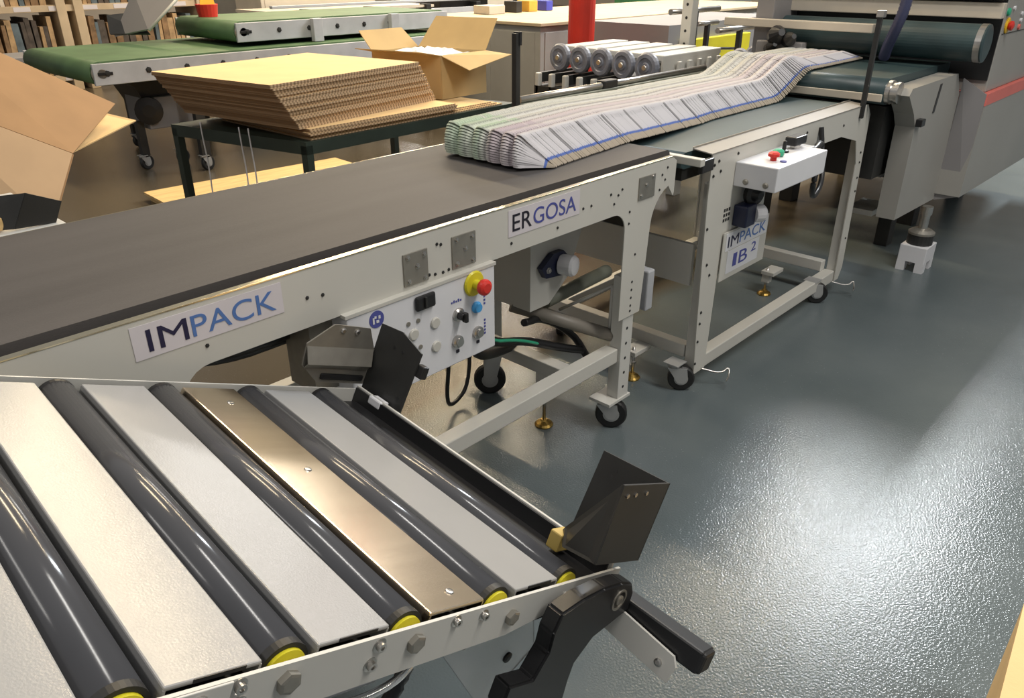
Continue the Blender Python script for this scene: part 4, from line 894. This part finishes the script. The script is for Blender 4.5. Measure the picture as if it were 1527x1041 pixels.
# beige and grey units behind the green conveyors
def cab(name, label, cat, p0, p1, y, h, mt_, depth=.6, top=None):
    a = P(*p0, y=y); c = P(*p1, y=y)
    t_ = thing(name, label, cat, (0, 0, 0))
    b = NB(); box(b, (a.x, y, 0), (c.x, y + depth, h), .008); bd2 = obj('body', b, mt_, t_)
    b = NB(); box(b, (a.x + .05, y - .006, .12), (c.x - .05, y, h - .08), .003); obj('front_panel', b, mt_, t_)
    if top: b = NB(); box(b, (a.x - .02, y - .02, h), (c.x + .02, y + depth, h + .03), .004); obj('top_board', b, top, t_)
    return t_
cab('beige_cabinet', 'wide beige cabinet far behind the green conveyors', 'cabinet', (390, 12), (560, 5), 9.1, 1.55, M_BEIGE)
cab('grey_cabinet', 'narrow grey cabinet with a yellow edge behind the upper green belt', 'cabinet', (355, 15), (380, 12), 9.8, 1.5, M_CAB)
fl = thing('folder_frame', 'pale frame of a folding machine behind the open carton', 'machine', (0, 0, 0))
A = P(400, 22, y=8.3); B = P(640, 20, y=8.3)
for z_, h_ in ((.95, .09), (.70, .10), (1.12, .03)):
    b = NB(); box(b, (A.x, 8.2, z_), (B.x + 1.5, 8.26, z_ + h_), .004); obj('beam', b, M_LGREY, fl)
b = NB(); box(b, (A.x, 8.2, 1.06), (B.x, 9.0, 1.09)); obj('table_plate', b, M_BEIGE, fl)
for k in range(4):
    x_ = A.x + .4 + k * .9; b = NB(); box(b, (x_, 8.16, 0), (x_ + .08, 8.3, 1.1), .004); obj('upright', b, M_DARK, fl)
b = NB(); q = P(690, 18, y=8.5); box(b, (q.x - .6, 8.3, .98), (q.x + .3, 8.8, 1.16), .01); obj('drive_unit', b, M_BLACK, fl)
# grey cabinet with wood top and small boxes
gc = thing('worktop_cabinet', 'large grey cabinet with wooden top behind the open carton', 'cabinet', (0, 0, 0))
q0 = P(700, 60, y=6.3); q1 = P(805, 200, y=5.4)
ca = Vector((6.15, 5.35, 0)); 
b = NB(); box(b, (6.15, 5.35, 0), (11.5, 7.15, 1.02), .006); obj('body', b, M_CAB, gc)
b = NB(); box(b, (6.12, 5.32, 1.02), (11.53, 7.18, 1.05), .004); obj('worktop', b, mat('tan_worktop', (.46, .36, .23), .6, var=.1), gc)
for k in range(3):
    b = NB(); box(b, (6.146, 5.42 + k * .62, .10), (6.15, 5.98 + k * .62, .96), .002); obj('door', b, M_CAB, gc)
for k in range(6):
    b = NB(); box(b, (6.22 + k * .86, 5.344, .10), (7.02 + k * .86, 5.35, .96), .002); obj('door', b, M_CAB, gc)
def small_box(px, py, w_, d_, h_, mt_, label, cat='box', y=6.4):
    q = P(px, py, y=6.75)
    b = NB(); box(b, (q.x - w_ / 2, q.y - d_ / 2, 1.051), (q.x + w_ / 2, q.y + d_ / 2, 1.051 + h_), .006); return tag(obj('small_box', b, mt_), label, cat)
small_box(786, 33, .15, .2, .12, mat('ochre', (.62, .36, .05), .5), 'ochre cardboard box on the grey cabinet worktop')
small_box(810, 32, .12, .2, .11, mat('royal_blue', (.05, .06, .40), .4), 'blue box on the grey cabinet worktop')
small_box(765, 35, .10, .2, .12, M_DARK, 'black box on the grey cabinet worktop')
small_box(730, 36, .26, .25, .09, M_BEIGE, 'low cream box on the grey cabinet worktop')
cab('tall_beige_cabinet', 'tall beige cabinet standing behind the worktop cabinet', 'cabinet', (705, 10), (765, 10), 9.5, 1.9, M_BEIGE)
cab('dark_cabinet', 'dark screen cabinet beside the tall beige cabinet', 'cabinet', (770, 10), (815, 8), 9.7, 1.75, M_DARK)
cl = NB(); q = P(867, 40, y=4.85); lathe(cl, (q.x, 4.85, 0), (0, 0, 1), [(.24, 0), (.24, .02), (.125, .03), (.125, 5.5)], 24); tag(obj('red_column', cl, M_COLRED), 'round bright red steel column behind the wheel feeder', 'column')
cab('green_cabinet', 'dark green cabinet behind the wheel feeder', 'cabinet', (955, 10), (1010, 8), 8.9, 1.35, M_GREENP)
cab('pale_cabinet', 'pale grey cabinet beside the dark green cabinet', 'cabinet', (1045, 8), (1120, 6), 8.8, 1.7, M_CAB)
cab('low_bench', 'low bench with wooden top beyond the worktop cabinet', 'bench', (880, 40), (1000, 34), 8.2, .80, M_BEIGE, top=M_WOOD)
# loose cardboard at the right edge of the aisle
b = NB(); A = P(1492, 1036, z=.32); B = P(1527, 900, z=.32)
d_ = (B - A).normalized(); n_ = Vector((d_.y, -d_.x, 0))
cc = thing('cardboard_box', 'closed cardboard box standing alone at the aisle side', 'box', (0, 0, 0))
o4 = [A - d_ * .25, B + d_ * .0 , B + n_ * .5, A - d_ * .25 + n_ * .5]
obj('body', prism(NB(), [Vector((p.x, p.y, 0.0)) for p in o4], (0, 0, .318)), M_CARD, cc)
for k in (0, 1):
    s0 = o4[0].lerp(o4[3], .5 * k); s1 = o4[1].lerp(o4[2], .5 * k); s2 = o4[1].lerp(o4[2], .5 * k + .495); s3 = o4[0].lerp(o4[3], .5 * k + .495)
    obj('flap', prism(NB(), [Vector((p.x, p.y, .318)) for p in (s0, s1, s2, s3)], (0, 0, .003)), M_CARD, cc)
